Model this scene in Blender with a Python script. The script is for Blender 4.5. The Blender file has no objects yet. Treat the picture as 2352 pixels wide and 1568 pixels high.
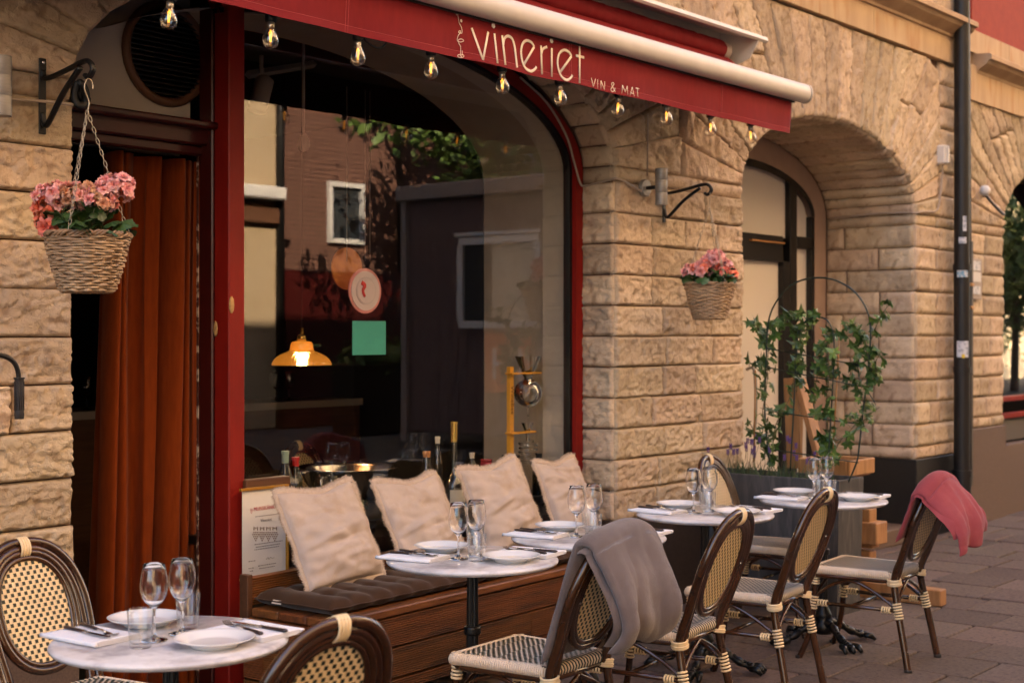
import bpy, math, random
from mathutils import Vector, Matrix, noise
R = math.radians
rnd = random.Random(7)
scn = bpy.context.scene
COL = scn.collection

# ------------------------------------------------------------------ camera, world, sun, exposure
CAM_H = 1.58
YAW = 39.3                                   # angle between view axis and the facade
cd = bpy.data.cameras.new('camera')
cam = bpy.data.objects.new('camera', cd)
COL.objects.link(cam)
cam.location = (0, 0, CAM_H)
cam.rotation_euler = (R(90), 0, R(YAW - 90))
cd.lens = 50
cd.sensor_width = 36
cd.shift_y = -14 / 2352
cd.clip_start = .05
cd.clip_end = 400
cd.dof.use_dof = True
cd.dof.focus_distance = 5.35
cd.dof.aperture_fstop = 3.6
scn.camera = cam

SUN = Vector((-.42, .80, .62)).normalized()   # towards the sun: behind the shop, so the front is in open shade
SUN_EL = math.asin(SUN.z)
SUN_AZ = math.atan2(SUN.x, SUN.y)
w = bpy.data.worlds.new('World')
scn.world = w
w.use_nodes = True
wn = w.node_tree
bg = wn.nodes['Background']
sky = wn.nodes.new('ShaderNodeTexSky')
sky.sky_type = 'NISHITA'
sky.sun_disc = False
sky.sun_elevation = SUN_EL
sky.sun_rotation = SUN_AZ
sky.dust_density = 2.5
wn.links.new(sky.outputs[0], bg.inputs[0])
bg.inputs[1].default_value = .095
sl = bpy.data.lights.new('sun', 'SUN')
sl.energy = 5
sl.angle = R(.5)
sl.color = (1, .80, .56)
so = bpy.data.objects.new('sun', sl)
COL.objects.link(so)
so.rotation_euler = (-SUN).to_track_quat('-Z', 'Y').to_euler()
vs = scn.view_settings
vs.view_transform = 'Standard'
vs.look = 'None'
vs.gamma = 1
vs.exposure = 3.3
vs.use_white_balance = True
vs.white_balance_temperature = 6350
vs.white_balance_tint = 10
vs.use_curve_mapping = False
scn.render.engine = 'CYCLES'
scn.cycles.use_denoising = True
scn.cycles.max_bounces = 12
scn.cycles.diffuse_bounces = 4
scn.cycles.transparent_max_bounces = 24
scn.cycles.transmission_bounces = 12
scn.cycles.sample_clamp_indirect = 6
scn.cycles.caustics_reflective = False
scn.cycles.caustics_refractive = False

# ------------------------------------------------------------------ measuring helpers
FPX = 3267.
_fw = (math.cos(R(YAW)), math.sin(R(YAW)))
_rt = (math.sin(R(YAW)), -math.cos(R(YAW)))
def _ray(px, py):
    q = (px - 1176) / FPX
    return (_fw[0] + q * _rt[0], _fw[1] + q * _rt[1], -(py - 770) / FPX)
def PY(px, py, y):                           # point of the plane y = const seen at a photo pixel (2352 wide)
    r = _ray(px, py); t = y / r[1]
    return Vector((r[0] * t, y, CAM_H + r[2] * t))
def PX(px, py, x):
    r = _ray(px, py); t = x / r[0]
    return Vector((x, r[1] * t, CAM_H + r[2] * t))
def PZ(px, py, z):
    r = _ray(px, py); t = (z - CAM_H) / r[2]
    return Vector((r[0] * t, r[1] * t, z))

# ------------------------------------------------------------------ mesh helpers
class MB:
    def __init__(s):
        s.v = []; s.f = []; s.m = []
    def add(s, vs, fs, mi=0):
        o = len(s.v)
        s.v.extend([tuple(v) for v in vs])
        for f in fs:
            s.f.append([i + o for i in f]); s.m.append(mi)
    def quad(s, a, b, c, d, mi=0):
        s.add([a, b, c, d], [(0, 1, 2, 3)], mi)
    def box(s, c, d, mi=0, rot=None, ch=.0):
        x, y, z = d[0] / 2, d[1] / 2, d[2] / 2
        c = Vector(c)
        T = (lambda p: c + rot @ Vector(p)) if rot else (lambda p: c + Vector(p))
        if not ch:
            vs = [T((sx * x, sy * y, sz * z)) for sx in (-1, 1) for sy in (-1, 1) for sz in (-1, 1)]
            s.add(vs, [(0, 1, 3, 2), (4, 6, 7, 5), (0, 4, 5, 1), (2, 3, 7, 6), (0, 2, 6, 4), (1, 5, 7, 3)], mi)
            return
        idx = {}; vs = []
        for sx in (-1, 1):
            for sy in (-1, 1):
                for sz in (-1, 1):
                    for ax in range(3):
                        p = [sx * (x - ch), sy * (y - ch), sz * (z - ch)]
                        p[ax] = (sx * x, sy * y, sz * z)[ax]
                        idx[(sx, sy, sz, ax)] = len(vs); vs.append(T(p))
        fs = []
        S = (-1, 1)
        for a in S:
            fs.append([idx[(a, p, q, 0)] for p, q in ((-1, -1), (1, -1), (1, 1), (-1, 1))][::a])
            fs.append([idx[(p, a, q, 1)] for p, q in ((-1, -1), (1, -1), (1, 1), (-1, 1))][::-a])
            fs.append([idx[(p, q, a, 2)] for p, q in ((-1, -1), (1, -1), (1, 1), (-1, 1))][::a])
        for a in S:
            for b in S:
                fs.append([idx[(a, b, -1, 0)], idx[(a, b, 1, 0)], idx[(a, b, 1, 1)], idx[(a, b, -1, 1)]][::a * b])
                fs.append([idx[(a, -1, b, 0)], idx[(a, -1, b, 2)], idx[(a, 1, b, 2)], idx[(a, 1, b, 0)]][::a * b])
                fs.append([idx[(-1, a, b, 1)], idx[(1, a, b, 1)], idx[(1, a, b, 2)], idx[(-1, a, b, 2)]][::a * b])
                for k in S:
                    fs.append([idx[(a, b, k, 0)], idx[(a, b, k, 1)], idx[(a, b, k, 2)]][::a * b * k])
        s.add(vs, fs, mi)
    def tube(s, pts, r, n=8, closed=False, mi=0, sq=None, caps=True):
        pts = [Vector(p) for p in pts]
        N = len(pts)
        rs = r if isinstance(r, (list, tuple)) else [r] * N
        def tan(i):
            if closed:
                t = pts[(i + 1) % N] - pts[i - 1]
            else:
                t = pts[min(i + 1, N - 1)] - pts[max(i - 1, 0)]
            return t.normalized() if t.length > 1e-9 else Vector((0, 0, 1))
        t = tan(0)
        up = Vector((0, 0, 1)) if abs(t.z) < .9 else Vector((0, 1, 0))
        nr = t.cross(up).normalized()
        vs = []
        for i in range(N):
            t = tan(i)
            nr = (nr - t * nr.dot(t))
            nr = nr.normalized() if nr.length > 1e-6 else t.cross(Vector((1, .3, .2))).normalized()
            b = t.cross(nr)
            for k in range(n):
                a = 2 * math.pi * k / n
                o = nr * math.cos(a) + b * math.sin(a)
                if sq:
                    o = Vector((o.x * sq[0], o.y * sq[1], o.z * sq[2]))
                vs.append(pts[i] + o * rs[i])
        fs = []
        for i in range(N if closed else N - 1):
            j = (i + 1) % N
            for k in range(n):
                l = (k + 1) % n
                fs.append((i * n + k, i * n + l, j * n + l, j * n + k))
        if not closed and caps:
            fs.append(tuple(range(n))[::-1]); fs.append(tuple(range((N - 1) * n, N * n)))
        s.add(vs, fs, mi)
    def lathe(s, prof, n=24, c=(0, 0, 0), mi=0, M=None, cap=True):
        c = Vector(c); vs = []; fs = []
        for (r, z) in prof:
            for k in range(n):
                a = 2 * math.pi * k / n
                p = Vector((r * math.cos(a), r * math.sin(a), z))
                if M: p = M @ p
                vs.append(c + p)
        for i in range(len(prof) - 1):
            for k in range(n):
                l = (k + 1) % n
                fs.append((i * n + k, i * n + l, (i + 1) * n + l, (i + 1) * n + k))
        s.add(vs, fs, mi)
        for e, flip in ((0, True), (len(prof) - 1, False)):
            if cap and prof[e][0] > 1e-5:
                q = tuple(range(e * n, e * n + n))
                o = len(s.v) - len(vs)
                s.f.append([i + o for i in (q[::-1] if flip else q)]); s.m.append(mi)
    def grid(s, fn, nu, nv, mi=0, wrap=False):
        vs = [fn(i / (nu if wrap else nu - 1), j / (nv - 1)) for j in range(nv) for i in range(nu)]
        fs = []
        for j in range(nv - 1):
            for i in range(nu if wrap else nu - 1):
                k = (i + 1) % nu
                fs.append((j * nu + i, j * nu + k, (j + 1) * nu + k, (j + 1) * nu + i))
        s.add(vs, fs, mi)
    def prism(s, poly, a, b, ax='x', mi=0):
        """polygon in the plane across ax, pulled from a to b"""
        def P(p, t):
            return {'x': (t, p[0], p[1]), 'y': (p[0], t, p[1]), 'z': (p[0], p[1], t)}[ax]
        n = len(poly)
        vs = [P(p, a) for p in poly] + [P(p, b) for p in poly]
        fs = [(i, (i + 1) % n, n + (i + 1) % n, n + i) for i in range(n)]
        fs += [tuple(range(n))[::-1], tuple(range(n, 2 * n))]
        s.add(vs, fs, mi)
    def mesh(s, name, mats, smooth=True):
        me = bpy.data.meshes.new(name)
        me.from_pydata(s.v, [], s.f)
        for m in (mats if isinstance(mats, (list, tuple)) else [mats]):
            me.materials.append(m)
        me.polygons.foreach_set('material_index', s.m)
        me.polygons.foreach_set('use_smooth', [smooth] * len(s.f))
        me.update()
        return me
    def build(s, name, mats, parent=None, smooth=True, loc=(0, 0, 0), rot=(0, 0, 0), split=None):
        o = bpy.data.objects.new(name, s.mesh(name, mats, smooth))
        COL.objects.link(o)
        o.location = loc; o.rotation_euler = rot
        if parent: o.parent = parent
        if split:
            try:
                o.data.set_sharp_from_angle(angle=R(split))
            except Exception:
                pass
        return o

def inst(src, parent, loc, rot=(0, 0, 0), scale=(1, 1, 1), name=None):
    o = src.copy(); COL.objects.link(o)
    o.parent = parent; o.location = loc; o.rotation_euler = rot; o.scale = scale
    return o
def meshob(name, me, parent=None, loc=(0, 0, 0), rot=(0, 0, 0), scale=(1, 1, 1)):
    o = bpy.data.objects.new(name, me); COL.objects.link(o)
    o.parent = parent; o.location = loc; o.rotation_euler = rot; o.scale = scale
    return o
def tag(o, label=None, cat=None, group=None, kind=None):
    if label: o['label'] = label
    if cat: o['category'] = cat
    if group: o['group'] = group
    if kind: o['kind'] = kind
    return o
def thing(name, label, cat, loc=(0, 0, 0), rz=0, group=None):
    o = bpy.data.objects.new(name, None); COL.objects.link(o)
    o.empty_display_size = .05
    o.location = loc; o.rotation_euler = (0, 0, rz)
    return tag(o, label, cat, group)
def dup(root, loc, rz=0, label=None, group=None, skip=()):
    r = root.copy(); COL.objects.link(r)
    r.location = loc; r.rotation_euler = (0, 0, rz)
    if label: r['label'] = label
    if group: r['group'] = group
    for ch in list(root.children):
        c = ch.copy(); COL.objects.link(c); c.parent = r
        for g in list(ch.children):
            d = g.copy(); COL.objects.link(d); d.parent = c
    return r
def spline(pts, n=6, closed=False):
    P = [Vector(p) for p in pts]; N = len(P); out = []
    rng = N if closed else N - 1
    for i in range(rng):
        if closed:
            a, b, c, d = P[i - 1], P[i], P[(i + 1) % N], P[(i + 2) % N]
        else:
            a, b, c, d = P[max(i - 1, 0)], P[i], P[i + 1], P[min(i + 2, N - 1)]
        for k in range(n):
            t = k / n
            out.append(.5 * ((2 * b) + (c - a) * t + (2 * a - 5 * b + 4 * c - d) * t * t + (3 * b - a - 3 * c + d) * t ** 3))
    if not closed: out.append(P[-1])
    return out
def modif(o, kind, **kw):
    m = o.modifiers.new(kind.lower(), kind)
    for k, v in kw.items(): setattr(m, k, v)
    return m

# ------------------------------------------------------------------ materials
def mat(name, col, rough=.5, metal=0, spec=.5, col2=None, vs=6, bump=0, bs=60, stretch=(1, 1, 1), rand=0, emit=None, es=1,
        sheen=0, coat=0, det=6, lo=.35, hi=.65, trans=0, ior=1.45, bdist=.01, coord='Object', col3=None, vs3=30):
    m = bpy.data.materials.new(name); m.use_nodes = True
    nt = m.node_tree; N = nt.nodes; L = nt.links
    b = N['Principled BSDF']
    b.inputs['Roughness'].default_value = rough
    b.inputs['Metallic'].default_value = metal
    b.inputs['Specular IOR Level'].default_value = spec
    b.inputs['IOR'].default_value = ior
    if trans: b.inputs['Transmission Weight'].default_value = trans
    if sheen:
        b.inputs['Sheen Weight'].default_value = sheen
        b.inputs['Sheen Roughness'].default_value = .4
    if coat: b.inputs['Coat Weight'].default_value = coat
    b.inputs['Base Color'].default_value = (*col, 1)
    tc = N.new('ShaderNodeTexCoord'); mp = N.new('ShaderNodeMapping')
    mp.inputs['Scale'].default_value = stretch
    L.new(tc.outputs[coord], mp.inputs['Vector'])
    out = None
    if col2:
        nz = N.new('ShaderNodeTexNoise'); nz.inputs['Scale'].default_value = vs; nz.inputs['Detail'].default_value = det
        nz.inputs['Roughness'].default_value = .6
        L.new(mp.outputs[0], nz.inputs['Vector'])
        cr = N.new('ShaderNodeValToRGB')
        cr.color_ramp.elements[0].position = lo; cr.color_ramp.elements[1].position = hi
        cr.color_ramp.elements[0].color = (*col, 1); cr.color_ramp.elements[1].color = (*col2, 1)
        L.new(nz.outputs['Fac'], cr.inputs[0]); out = cr.outputs[0]
    if col3:
        nz = N.new('ShaderNodeTexNoise'); nz.inputs['Scale'].default_value = vs3; nz.inputs['Detail'].default_value = 8
        L.new(mp.outputs[0], nz.inputs['Vector'])
        cr = N.new('ShaderNodeValToRGB'); cr.color_ramp.elements[0].position = .52; cr.color_ramp.elements[1].position = .68
        L.new(nz.outputs['Fac'], cr.inputs[0])
        mx = N.new('ShaderNodeMix'); mx.data_type = 'RGBA'
        L.new(cr.outputs[0], mx.inputs[0]); L.new(out, mx.inputs[6]); mx.inputs[7].default_value = (*col3, 1)
        out = mx.outputs[2]
    if rand:
        oi = N.new('ShaderNodeObjectInfo'); hs = N.new('ShaderNodeHueSaturation')
        mr = N.new('ShaderNodeMapRange'); mr.inputs['To Min'].default_value = 1 - rand; mr.inputs['To Max'].default_value = 1 + rand
        L.new(oi.outputs['Random'], mr.inputs[0]); L.new(mr.outputs[0], hs.inputs['Value'])
        m2 = N.new('ShaderNodeMapRange'); m2.inputs['To Min'].default_value = .5 - rand * .04; m2.inputs['To Max'].default_value = .5 + rand * .04
        ml = N.new('ShaderNodeMath'); ml.operation = 'FRACT'; mm = N.new('ShaderNodeMath'); mm.operation = 'MULTIPLY'; mm.inputs[1].default_value = 7.31
        L.new(oi.outputs['Random'], mm.inputs[0]); L.new(mm.outputs[0], ml.inputs[0]); L.new(ml.outputs[0], m2.inputs[0]); L.new(m2.outputs[0], hs.inputs['Hue'])
        if out: L.new(out, hs.inputs['Color'])
        else: hs.inputs['Color'].default_value = (*col, 1)
        out = hs.outputs[0]
    if out: L.new(out, b.inputs['Base Color'])
    if bump:
        nb = N.new('ShaderNodeTexNoise'); nb.inputs['Scale'].default_value = bs; nb.inputs['Detail'].default_value = 8
        nb.inputs['Roughness'].default_value = .65
        L.new(mp.outputs[0], nb.inputs['Vector'])
        bp = N.new('ShaderNodeBump'); bp.inputs['Strength'].default_value = bump; bp.inputs['Distance'].default_value = bdist
        L.new(nb.outputs['Fac'], bp.inputs['Height']); L.new(bp.outputs[0], b.inputs['Normal'])
    if emit:
        b.inputs['Emission Color'].default_value = (*emit, 1); b.inputs['Emission Strength'].default_value = es
    return m

def thin_glass(name, tint=(1, 1, 1), ior=1.5, gain=1.0, base=0.0):
    """a sheet of glass seen as transparent with a mirror of the surroundings that grows with the angle"""
    m = bpy.data.materials.new(name); m.use_nodes = True
    nt = m.node_tree; N = nt.nodes; L = nt.links
    N.remove(N['Principled BSDF'])
    o = N['Material Output']
    tr = N.new('ShaderNodeBsdfTransparent'); tr.inputs[0].default_value = (*tint, 1)
    gl = N.new('ShaderNodeBsdfGlossy'); gl.inputs['Roughness'].default_value = .0
    fr = N.new('ShaderNodeFresnel')
    ge = N.new('ShaderNodeNewGeometry'); mr = N.new('ShaderNodeMapRange')
    mr.inputs['To Min'].default_value = ior; mr.inputs['To Max'].default_value = 1 / ior
    L.new(ge.outputs['Backfacing'], mr.inputs[0]); L.new(mr.outputs[0], fr.inputs['IOR'])
    ma = N.new('ShaderNodeMath'); ma.operation = 'MULTIPLY_ADD'; ma.inputs[1].default_value = gain; ma.inputs[2].default_value = base
    ma.use_clamp = True
    mx = N.new('ShaderNodeMixShader')
    L.new(fr.outputs[0], ma.inputs[0]); L.new(ma.outputs[0], mx.inputs[0])
    L.new(tr.outputs[0], mx.inputs[1]); L.new(gl.outputs[0], mx.inputs[2]); L.new(mx.outputs[0], o.inputs[0])
    return m

def stone_mat(name, c1, c2, c3, sc=1.0, rand=.2):
    """quarry-faced sandstone: warm drifts, rusty veins and weathering, whose dark flecks also paint in shaded pits"""
    m = mat(name, c1, .88, spec=.25, col2=c2, vs=5 * sc, lo=.34, hi=.68, rand=rand, bump=.9, bs=60 * sc, bdist=.0075, col3=c3, vs3=19 * sc, coord='Object')
    nt = m.node_tree; N = nt.nodes; L = nt.links
    b = N['Principled BSDF']; bp = [n for n in N if n.type == 'BUMP'][0]
    tc = [n for n in N if n.type == 'TEX_COORD'][0]
    vo = N.new('ShaderNodeTexVoronoi'); vo.feature = 'DISTANCE_TO_EDGE'; vo.inputs['Scale'].default_value = 17 * sc
    nz = N.new('ShaderNodeTexNoise'); nz.inputs['Scale'].default_value = 9 * sc; nz.inputs['Detail'].default_value = 5
    mx = N.new('ShaderNodeMix'); mx.data_type = 'VECTOR'; mx.inputs[0].default_value = .22
    L.new(tc.outputs['Object'], nz.inputs['Vector']); L.new(tc.outputs['Object'], mx.inputs[4]); L.new(nz.outputs['Color'], mx.inputs[5]); L.new(mx.outputs[1], vo.inputs['Vector'])
    cr = N.new('ShaderNodeValToRGB'); cr.color_ramp.elements[0].position = 0; cr.color_ramp.elements[1].position = .07
    L.new(vo.outputs[0], cr.inputs[0])
    b2 = N.new('ShaderNodeBump'); b2.inputs['Strength'].default_value = .35; b2.inputs['Distance'].default_value = .008
    L.new(cr.outputs[0], b2.inputs['Height']); L.new(bp.outputs[0], b2.inputs['Normal']); L.new(b2.outputs[0], b.inputs['Normal'])
    return m

M = {}
M['stone'] = stone_mat('sandstone', (.45, .35, .245), (.61, .49, .355), (.36, .265, .18))  # darkest tone: rusty flecks that double as painted pit shade
M['mortar'] = mat('mortar', (.115, .066, .045), .95, col2=(.16, .095, .066), bump=.5, bs=80)
M['frieze'] = mat('dressed_sandstone', (.46, .33, .21), .85, spec=.25, col2=(.53, .39, .25), vs=3, stretch=(3, 3, .5), bump=.15, bs=60, col3=(.44, .27, .15), vs3=4)
M['cornice'] = mat('cornice_sandstone', (.40, .27, .17), .85, spec=.25, col2=(.50, .36, .23), vs=4, bump=.3, bs=50)
M['granite'] = mat('black_granite', (.008, .008, .0085), .45, col2=(.016, .015, .0145), vs=90, bump=.05)
M['plinth'] = mat('reddish_granite', (.10, .064, .046), .7, col2=(.145, .095, .07), vs=120, bump=.1, bs=120)
M['redwall'] = mat('red_render', (.25, .026, .014), .8, col2=(.29, .034, .017), vs=10)
M['upper'] = mat('upper_render', (.42, .32, .22), .9, col2=(.47, .36, .25), vs=6, bump=.2)
M['pave'] = mat('paving_stone', (.118, .085, .067), .85, spec=.25, col2=(.154, .112, .090), vs=60, rand=.22, bump=.9, bs=90, bdist=.006, col3=(.085, .062, .053), vs3=45)
M['joint'] = mat('paving_joint', (.016, .012, .010), .95, col2=(.028, .021, .017), vs=30, bump=.3)
M['asphalt'] = mat('asphalt', (.055, .053, .052), .9, col2=(.07, .068, .066), vs=40, bump=.4, bs=200)
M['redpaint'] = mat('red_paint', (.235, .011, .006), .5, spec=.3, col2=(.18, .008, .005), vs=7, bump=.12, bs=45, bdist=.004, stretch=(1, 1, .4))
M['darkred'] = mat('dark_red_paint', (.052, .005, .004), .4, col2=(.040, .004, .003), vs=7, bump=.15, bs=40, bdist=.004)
M['chip'] = mat('bare_wood_chip', (.52, .34, .14), .7, col2=(.35, .21, .09), vs=40)
M['glass'] = thin_glass('window_glass', (.93, .95, .94), 1.52, 1.7, .02)
M['ivoryplaster'] = mat('ivory_plaster', (.54, .47, .39), .85, col2=(.49, .42, .35), vs=5, bump=.1)
M['plaster'] = mat('beige_plaster', (.42, .34, .27), .85, col2=(.37, .30, .235), vs=5, bump=.1)
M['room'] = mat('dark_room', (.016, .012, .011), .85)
M['roomfloor'] = mat('room_floor', (.035, .022, .016), .6)
M['black'] = mat('black_paint', (.006, .0055, .0055), .4)
M['iron'] = mat('wrought_iron', (.008, .0075, .0075), .45, metal=.3, bump=.2, bs=90, bdist=.002)
M['panelwhite'] = mat('white_panel', (.52, .48, .43), .6, col2=(.46, .42, .37), vs=3)
M['ventdark'] = mat('vent_louvre', (.02, .017, .015), .5)
M['ventring'] = mat('vent_ring', (.12, .055, .03), .45)
M['curtain'] = mat('rust_velvet', (.19, .034, .005), .85, spec=.15, col2=(.24, .046, .007), vs=14, stretch=(4, 4, .6), sheen=.15, bump=.25, bs=200, bdist=.002)
M['awnred'] = mat('awning_canvas', (.175, .010, .014), .8, spec=.2, col2=(.205, .013, .017), vs=9, stretch=(4, 4, 1), bump=.15, bs=500, bdist=.001)
M['awnrib'] = mat('awning_hem', (.215, .016, .021), .8, spec=.2)
M['stitch'] = mat('stitching', (.55, .12, .12), .8)
M['alu'] = mat('white_aluminium', (.66, .61, .55), .42, col2=(.62, .57, .51), vs=8)
M['alugrey'] = mat('awning_end_cap', (.42, .37, .32), .5)
M['letter'] = mat('cream_print', (.80, .72, .60), .7)
M['silver'] = mat('brushed_steel', (.27, .255, .24), .5, metal=.45, col2=(.22, .21, .20), vs=20, stretch=(1, 1, 8))
M['chain'] = mat('zinc_chain', (.42, .36, .28), .35, metal=.9)
M['cable'] = mat('grey_cable', (.36, .30, .25), .6)
M['darkcable'] = mat('black_cable', (.012, .012, .012), .5)
M['socket'] = mat('bulb_socket', (.010, .010, .010), .45)
M['bulb'] = thin_glass('bulb_glass', (.96, .93, .88), 1.5, 2.4, .06)
M['filament'] = mat('glowing_filament', (.9, .5, .1), .5, emit=(1, .36, .03), es=.34)
M['brass'] = mat('bulb_cap', (.55, .5, .42), .3, metal=.9)
M['wicker'] = mat('willow_wicker', (.34, .215, .115), .7, col2=(.20, .125, .075), vs=24, rand=.1, bump=.3, bs=120, bdist=.002)
M['wickerlight'] = mat('pale_willow', (.52, .36, .21), .6, col2=(.32, .21, .12), vs=14, bump=.3, bs=120, bdist=.002)
M['soil'] = mat('potting_soil', (.02, .014, .010), .95, bump=.8, bs=60)
M['leaf'] = mat('begonia_leaf', (.030, .066, .016), .42, col2=(.05, .10, .024), vs=30, rand=.25, bump=.3, bs=60, bdist=.003)
M['petal'] = mat('pink_petal', (.86, .33, .31), .55, col2=(.92, .54, .50), vs=25, rand=.12)
M['petalcoral'] = mat('coral_petal', (.86, .20, .13), .55, col2=(.90, .33, .22), vs=25, rand=.15)
M['petalold'] = mat('faded_petal', (.62, .30, .17), .7, col2=(.70, .42, .26), vs=25, rand=.2)
M['stem'] = mat('plant_stem', (.10, .09, .035), .6)
M['ivy'] = mat('ivy_leaf', (.036, .070, .014), .38, col2=(.068, .125, .022), vs=25, rand=.35, bump=.2, bs=50, bdist=.003)
M['ivypale'] = mat('young_ivy_leaf', (.13, .20, .035), .4, col2=(.09, .16, .03), vs=25, rand=.2)
M['lavleaf'] = mat('lavender_leaf', (.055, .085, .040), .7, col2=(.08, .11, .05), vs=20)
M['lavender'] = mat('lavender_blossom', (.10, .05, .22), .7, col2=(.15, .08, .28), vs=30)
M['rattan'] = mat('lacquered_rattan', (.030, .0102, .0034), .22, spec=.55, col2=(.062, .022, .0068), vs=5, stretch=(1, 1, 1), coat=.4, rand=.12, bump=.06, bs=40, bdist=.003)
M['cream'] = mat('cream_cane', (.84, .66, .40), .42, spec=.45, col2=(.78, .60, .34), vs=30, bump=.12, bs=300, bdist=.001)
M['green'] = mat('dark_green_cane', (.010, .018, .012), .45)
M['greenseat'] = mat('seat_green_cane', (.006, .016, .012), .45)
M['seatcream'] = mat('pale_seat_cane', (.71, .58, .44), .42, spec=.45, col2=(.65, .51, .36), vs=30, bump=.12, bs=300, bdist=.001)
M['rubber'] = mat('rubber_foot', (.02, .017, .015), .7)
M['marble'] = mat('grey_veined_marble', (.50, .475, .475), .17, spec=.5, col2=(.70, .68, .67), vs=5, det=12, lo=.40, hi=.56, col3=(.36, .335, .34), vs3=9, rand=.05)
M['castiron'] = mat('black_cast_iron', (.008, .0078, .008), .35, metal=.2, spec=.6, bump=.25, bs=80, bdist=.003)
M['porcelain'] = mat('white_porcelain', (.80, .79, .77), .12, spec=.6, coat=.4)
M['linen_white'] = mat('white_napkin', (.82, .81, .82), .9, spec=.2, bump=.2, bs=400, bdist=.001, col2=(.78, .77, .78), vs=8)
M['steel'] = mat('polished_steel', (.55, .54, .53), .16, metal=1)
M['handle'] = mat('dark_cutlery_handle', (.030, .016, .014), .3, coat=.4)
M['stemware'] = mat('stemware_glass', (1, 1, 1), 0, trans=1, ior=1.5)
M['tumbler'] = thin_glass('tumbler_glass', (.975, .98, .985), 1.5, 1.3, .03)
M['deck'] = mat('oiled_decking', (.125, .038, .009), .5, col2=(.24, .080, .020), vs=5, stretch=(.6, 6, 6), bump=.25, bs=30, bdist=.004, rand=.14, col3=(.085, .03, .012), vs3=4)
M['cushion'] = mat('brown_cotton', (.046, .023, .012), .9, spec=.1, col2=(.058, .030, .016), vs=6, sheen=.15, bump=.2, bs=400, bdist=.001)
M['care'] = mat('cushion_label', (.62, .5, .38), .8)
M['linen'] = mat('natural_linen', (.45, .375, .325), .92, spec=.15, col2=(.51, .425, .37), vs=5, sheen=.1, bump=.45, bs=420, bdist=.0015, col3=(.43, .34, .27), vs3=9)
M['fringe'] = mat('frayed_linen', (.50, .405, .325), .95, col2=(.42, .335, .265), vs=60)
M['paper'] = mat('certificate_paper', (.74, .71, .66), .6, col2=(.68, .66, .62), vs=4)
M['ink'] = mat('grey_print', (.22, .2, .18), .8)
M['inkred'] = mat('red_print', (.42, .03, .05), .8)
M['inkgold'] = mat('bronze_print', (.16, .075, .025), .7)
M['gold'] = mat('gilt_frame', (.45, .22, .03), .35, metal=.4)
M['wooddark'] = mat('dark_wood', (.07, .028, .012), .5, col2=(.11, .045, .018), vs=6, stretch=(.6, 6, 6))
M['pine'] = mat('pine_wood', (.27, .13, .045), .6, col2=(.42, .22, .085), vs=9, stretch=(3, 3, .4), bump=.15, bs=30, rand=.1)
M['yellowwood'] = mat('yellow_wood', (.74, .36, .03), .5, col2=(.68, .32, .03), vs=6)
M['burn'] = mat('burnt_lettering', (.10, .035, .01), .8)
M['bottle'] = mat('dark_bottle_glass', (.008, .010, .008), .06, spec=.7, coat=.5)
M['olivebottle'] = mat('green_bottle_glass', (.02, .024, .008), .06, spec=.7, coat=.5)
M['clear'] = thin_glass('clear_bottle_glass', (.80, .82, .78), 1.5, 2.0, .05)
M['label'] = mat('paper_label', (.70, .66, .58), .7)
M['capgreen'] = mat('mint_capsule', (.30, .42, .34), .4)
M['capred'] = mat('red_capsule', (.55, .03, .035), .35)
M['capgold'] = mat('gold_capsule', (.75, .50, .12), .25, metal=.8)
M['capwhite'] = mat('white_capsule', (.72, .68, .58), .5)
M['cork'] = mat('cork', (.55, .25, .08), .8, col2=(.45, .2, .07), vs=60)
M['capblack'] = mat('black_capsule', (.012, .012, .014), .4)
M['bluelabel'] = mat('dark_blue_label', (.02, .03, .07), .6)
M['rose'] = mat('rose_wine', (.35, .03, .05), .15, coat=.4)
M['bowl'] = mat('hammered_steel', (.34, .33, .30), .14, metal=1)
M['amber'] = mat('amber_lamp_glass', (.46, .19, .03), .15, trans=.10, coat=.5, emit=(1, .32, .03), es=.05)
M['lampbulb'] = mat('lit_bulb', (1, .8, .4), .4, emit=(1, .62, .2), es=.3)
M['discwhite'] = mat('white_disc', (.66, .60, .62), .6)
M['discpink'] = mat('disc_pink_ring', (.66, .28, .27), .6)
M['discred'] = mat('disc_red_mark', (.45, .02, .02), .6)
M['discamber'] = mat('amber_disc', (.52, .19, .03), .6, col2=(.35, .10, .02), vs=12)
M['greensign'] = mat('mint_green_sign', (.07, .46, .40), .5)
M['planter'] = mat('grey_concrete', (.045, .043, .043), .8, col2=(.070, .066, .063), vs=5, stretch=(5, 5, .8), bump=.2, bs=60, col3=(.095, .086, .08), vs3=6)
M['trellis'] = mat('green_coated_wire', (.008, .022, .016), .4)
M['bamboo'] = mat('bamboo_cane', (.36, .18, .06), .6)
M['taupe'] = mat('taupe_fleece', (.125, .097, .090), .95, spec=.1, col2=(.185, .148, .135), vs=6, sheen=.35, bump=.8, bs=330, bdist=.004, lo=.36, hi=.66)
M['rosewool'] = mat('rose_fleece', (.25, .050, .058), .95, spec=.1, col2=(.30, .068, .075), vs=8, sheen=.15, bump=.6, bs=260, bdist=.003)
M['pipe'] = mat('black_downpipe', (.006, .0055, .0055), .5, col2=(.012, .010, .009), vs=4, bump=.1)
M['copper'] = mat('tarnished_clip', (.55, .30, .12), .4, metal=.6)
M['sticker'] = mat('white_sticker', (.62, .62, .64), .6, col2=(.30, .33, .38), vs=30, lo=.5, hi=.6)
M['stickerblue'] = mat('blue_sticker', (.15, .32, .45), .6, col2=(.6, .6, .6), vs=40, lo=.45, hi=.55)
M['yellow'] = mat('yellow_sticker', (.7, .5, .03), .6)
M['plate_grey'] = mat('grey_plate', (.36, .30, .26), .6)
M['frost'] = mat('frosted_film', (.70, .66, .61), .35, spec=.4)
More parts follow.
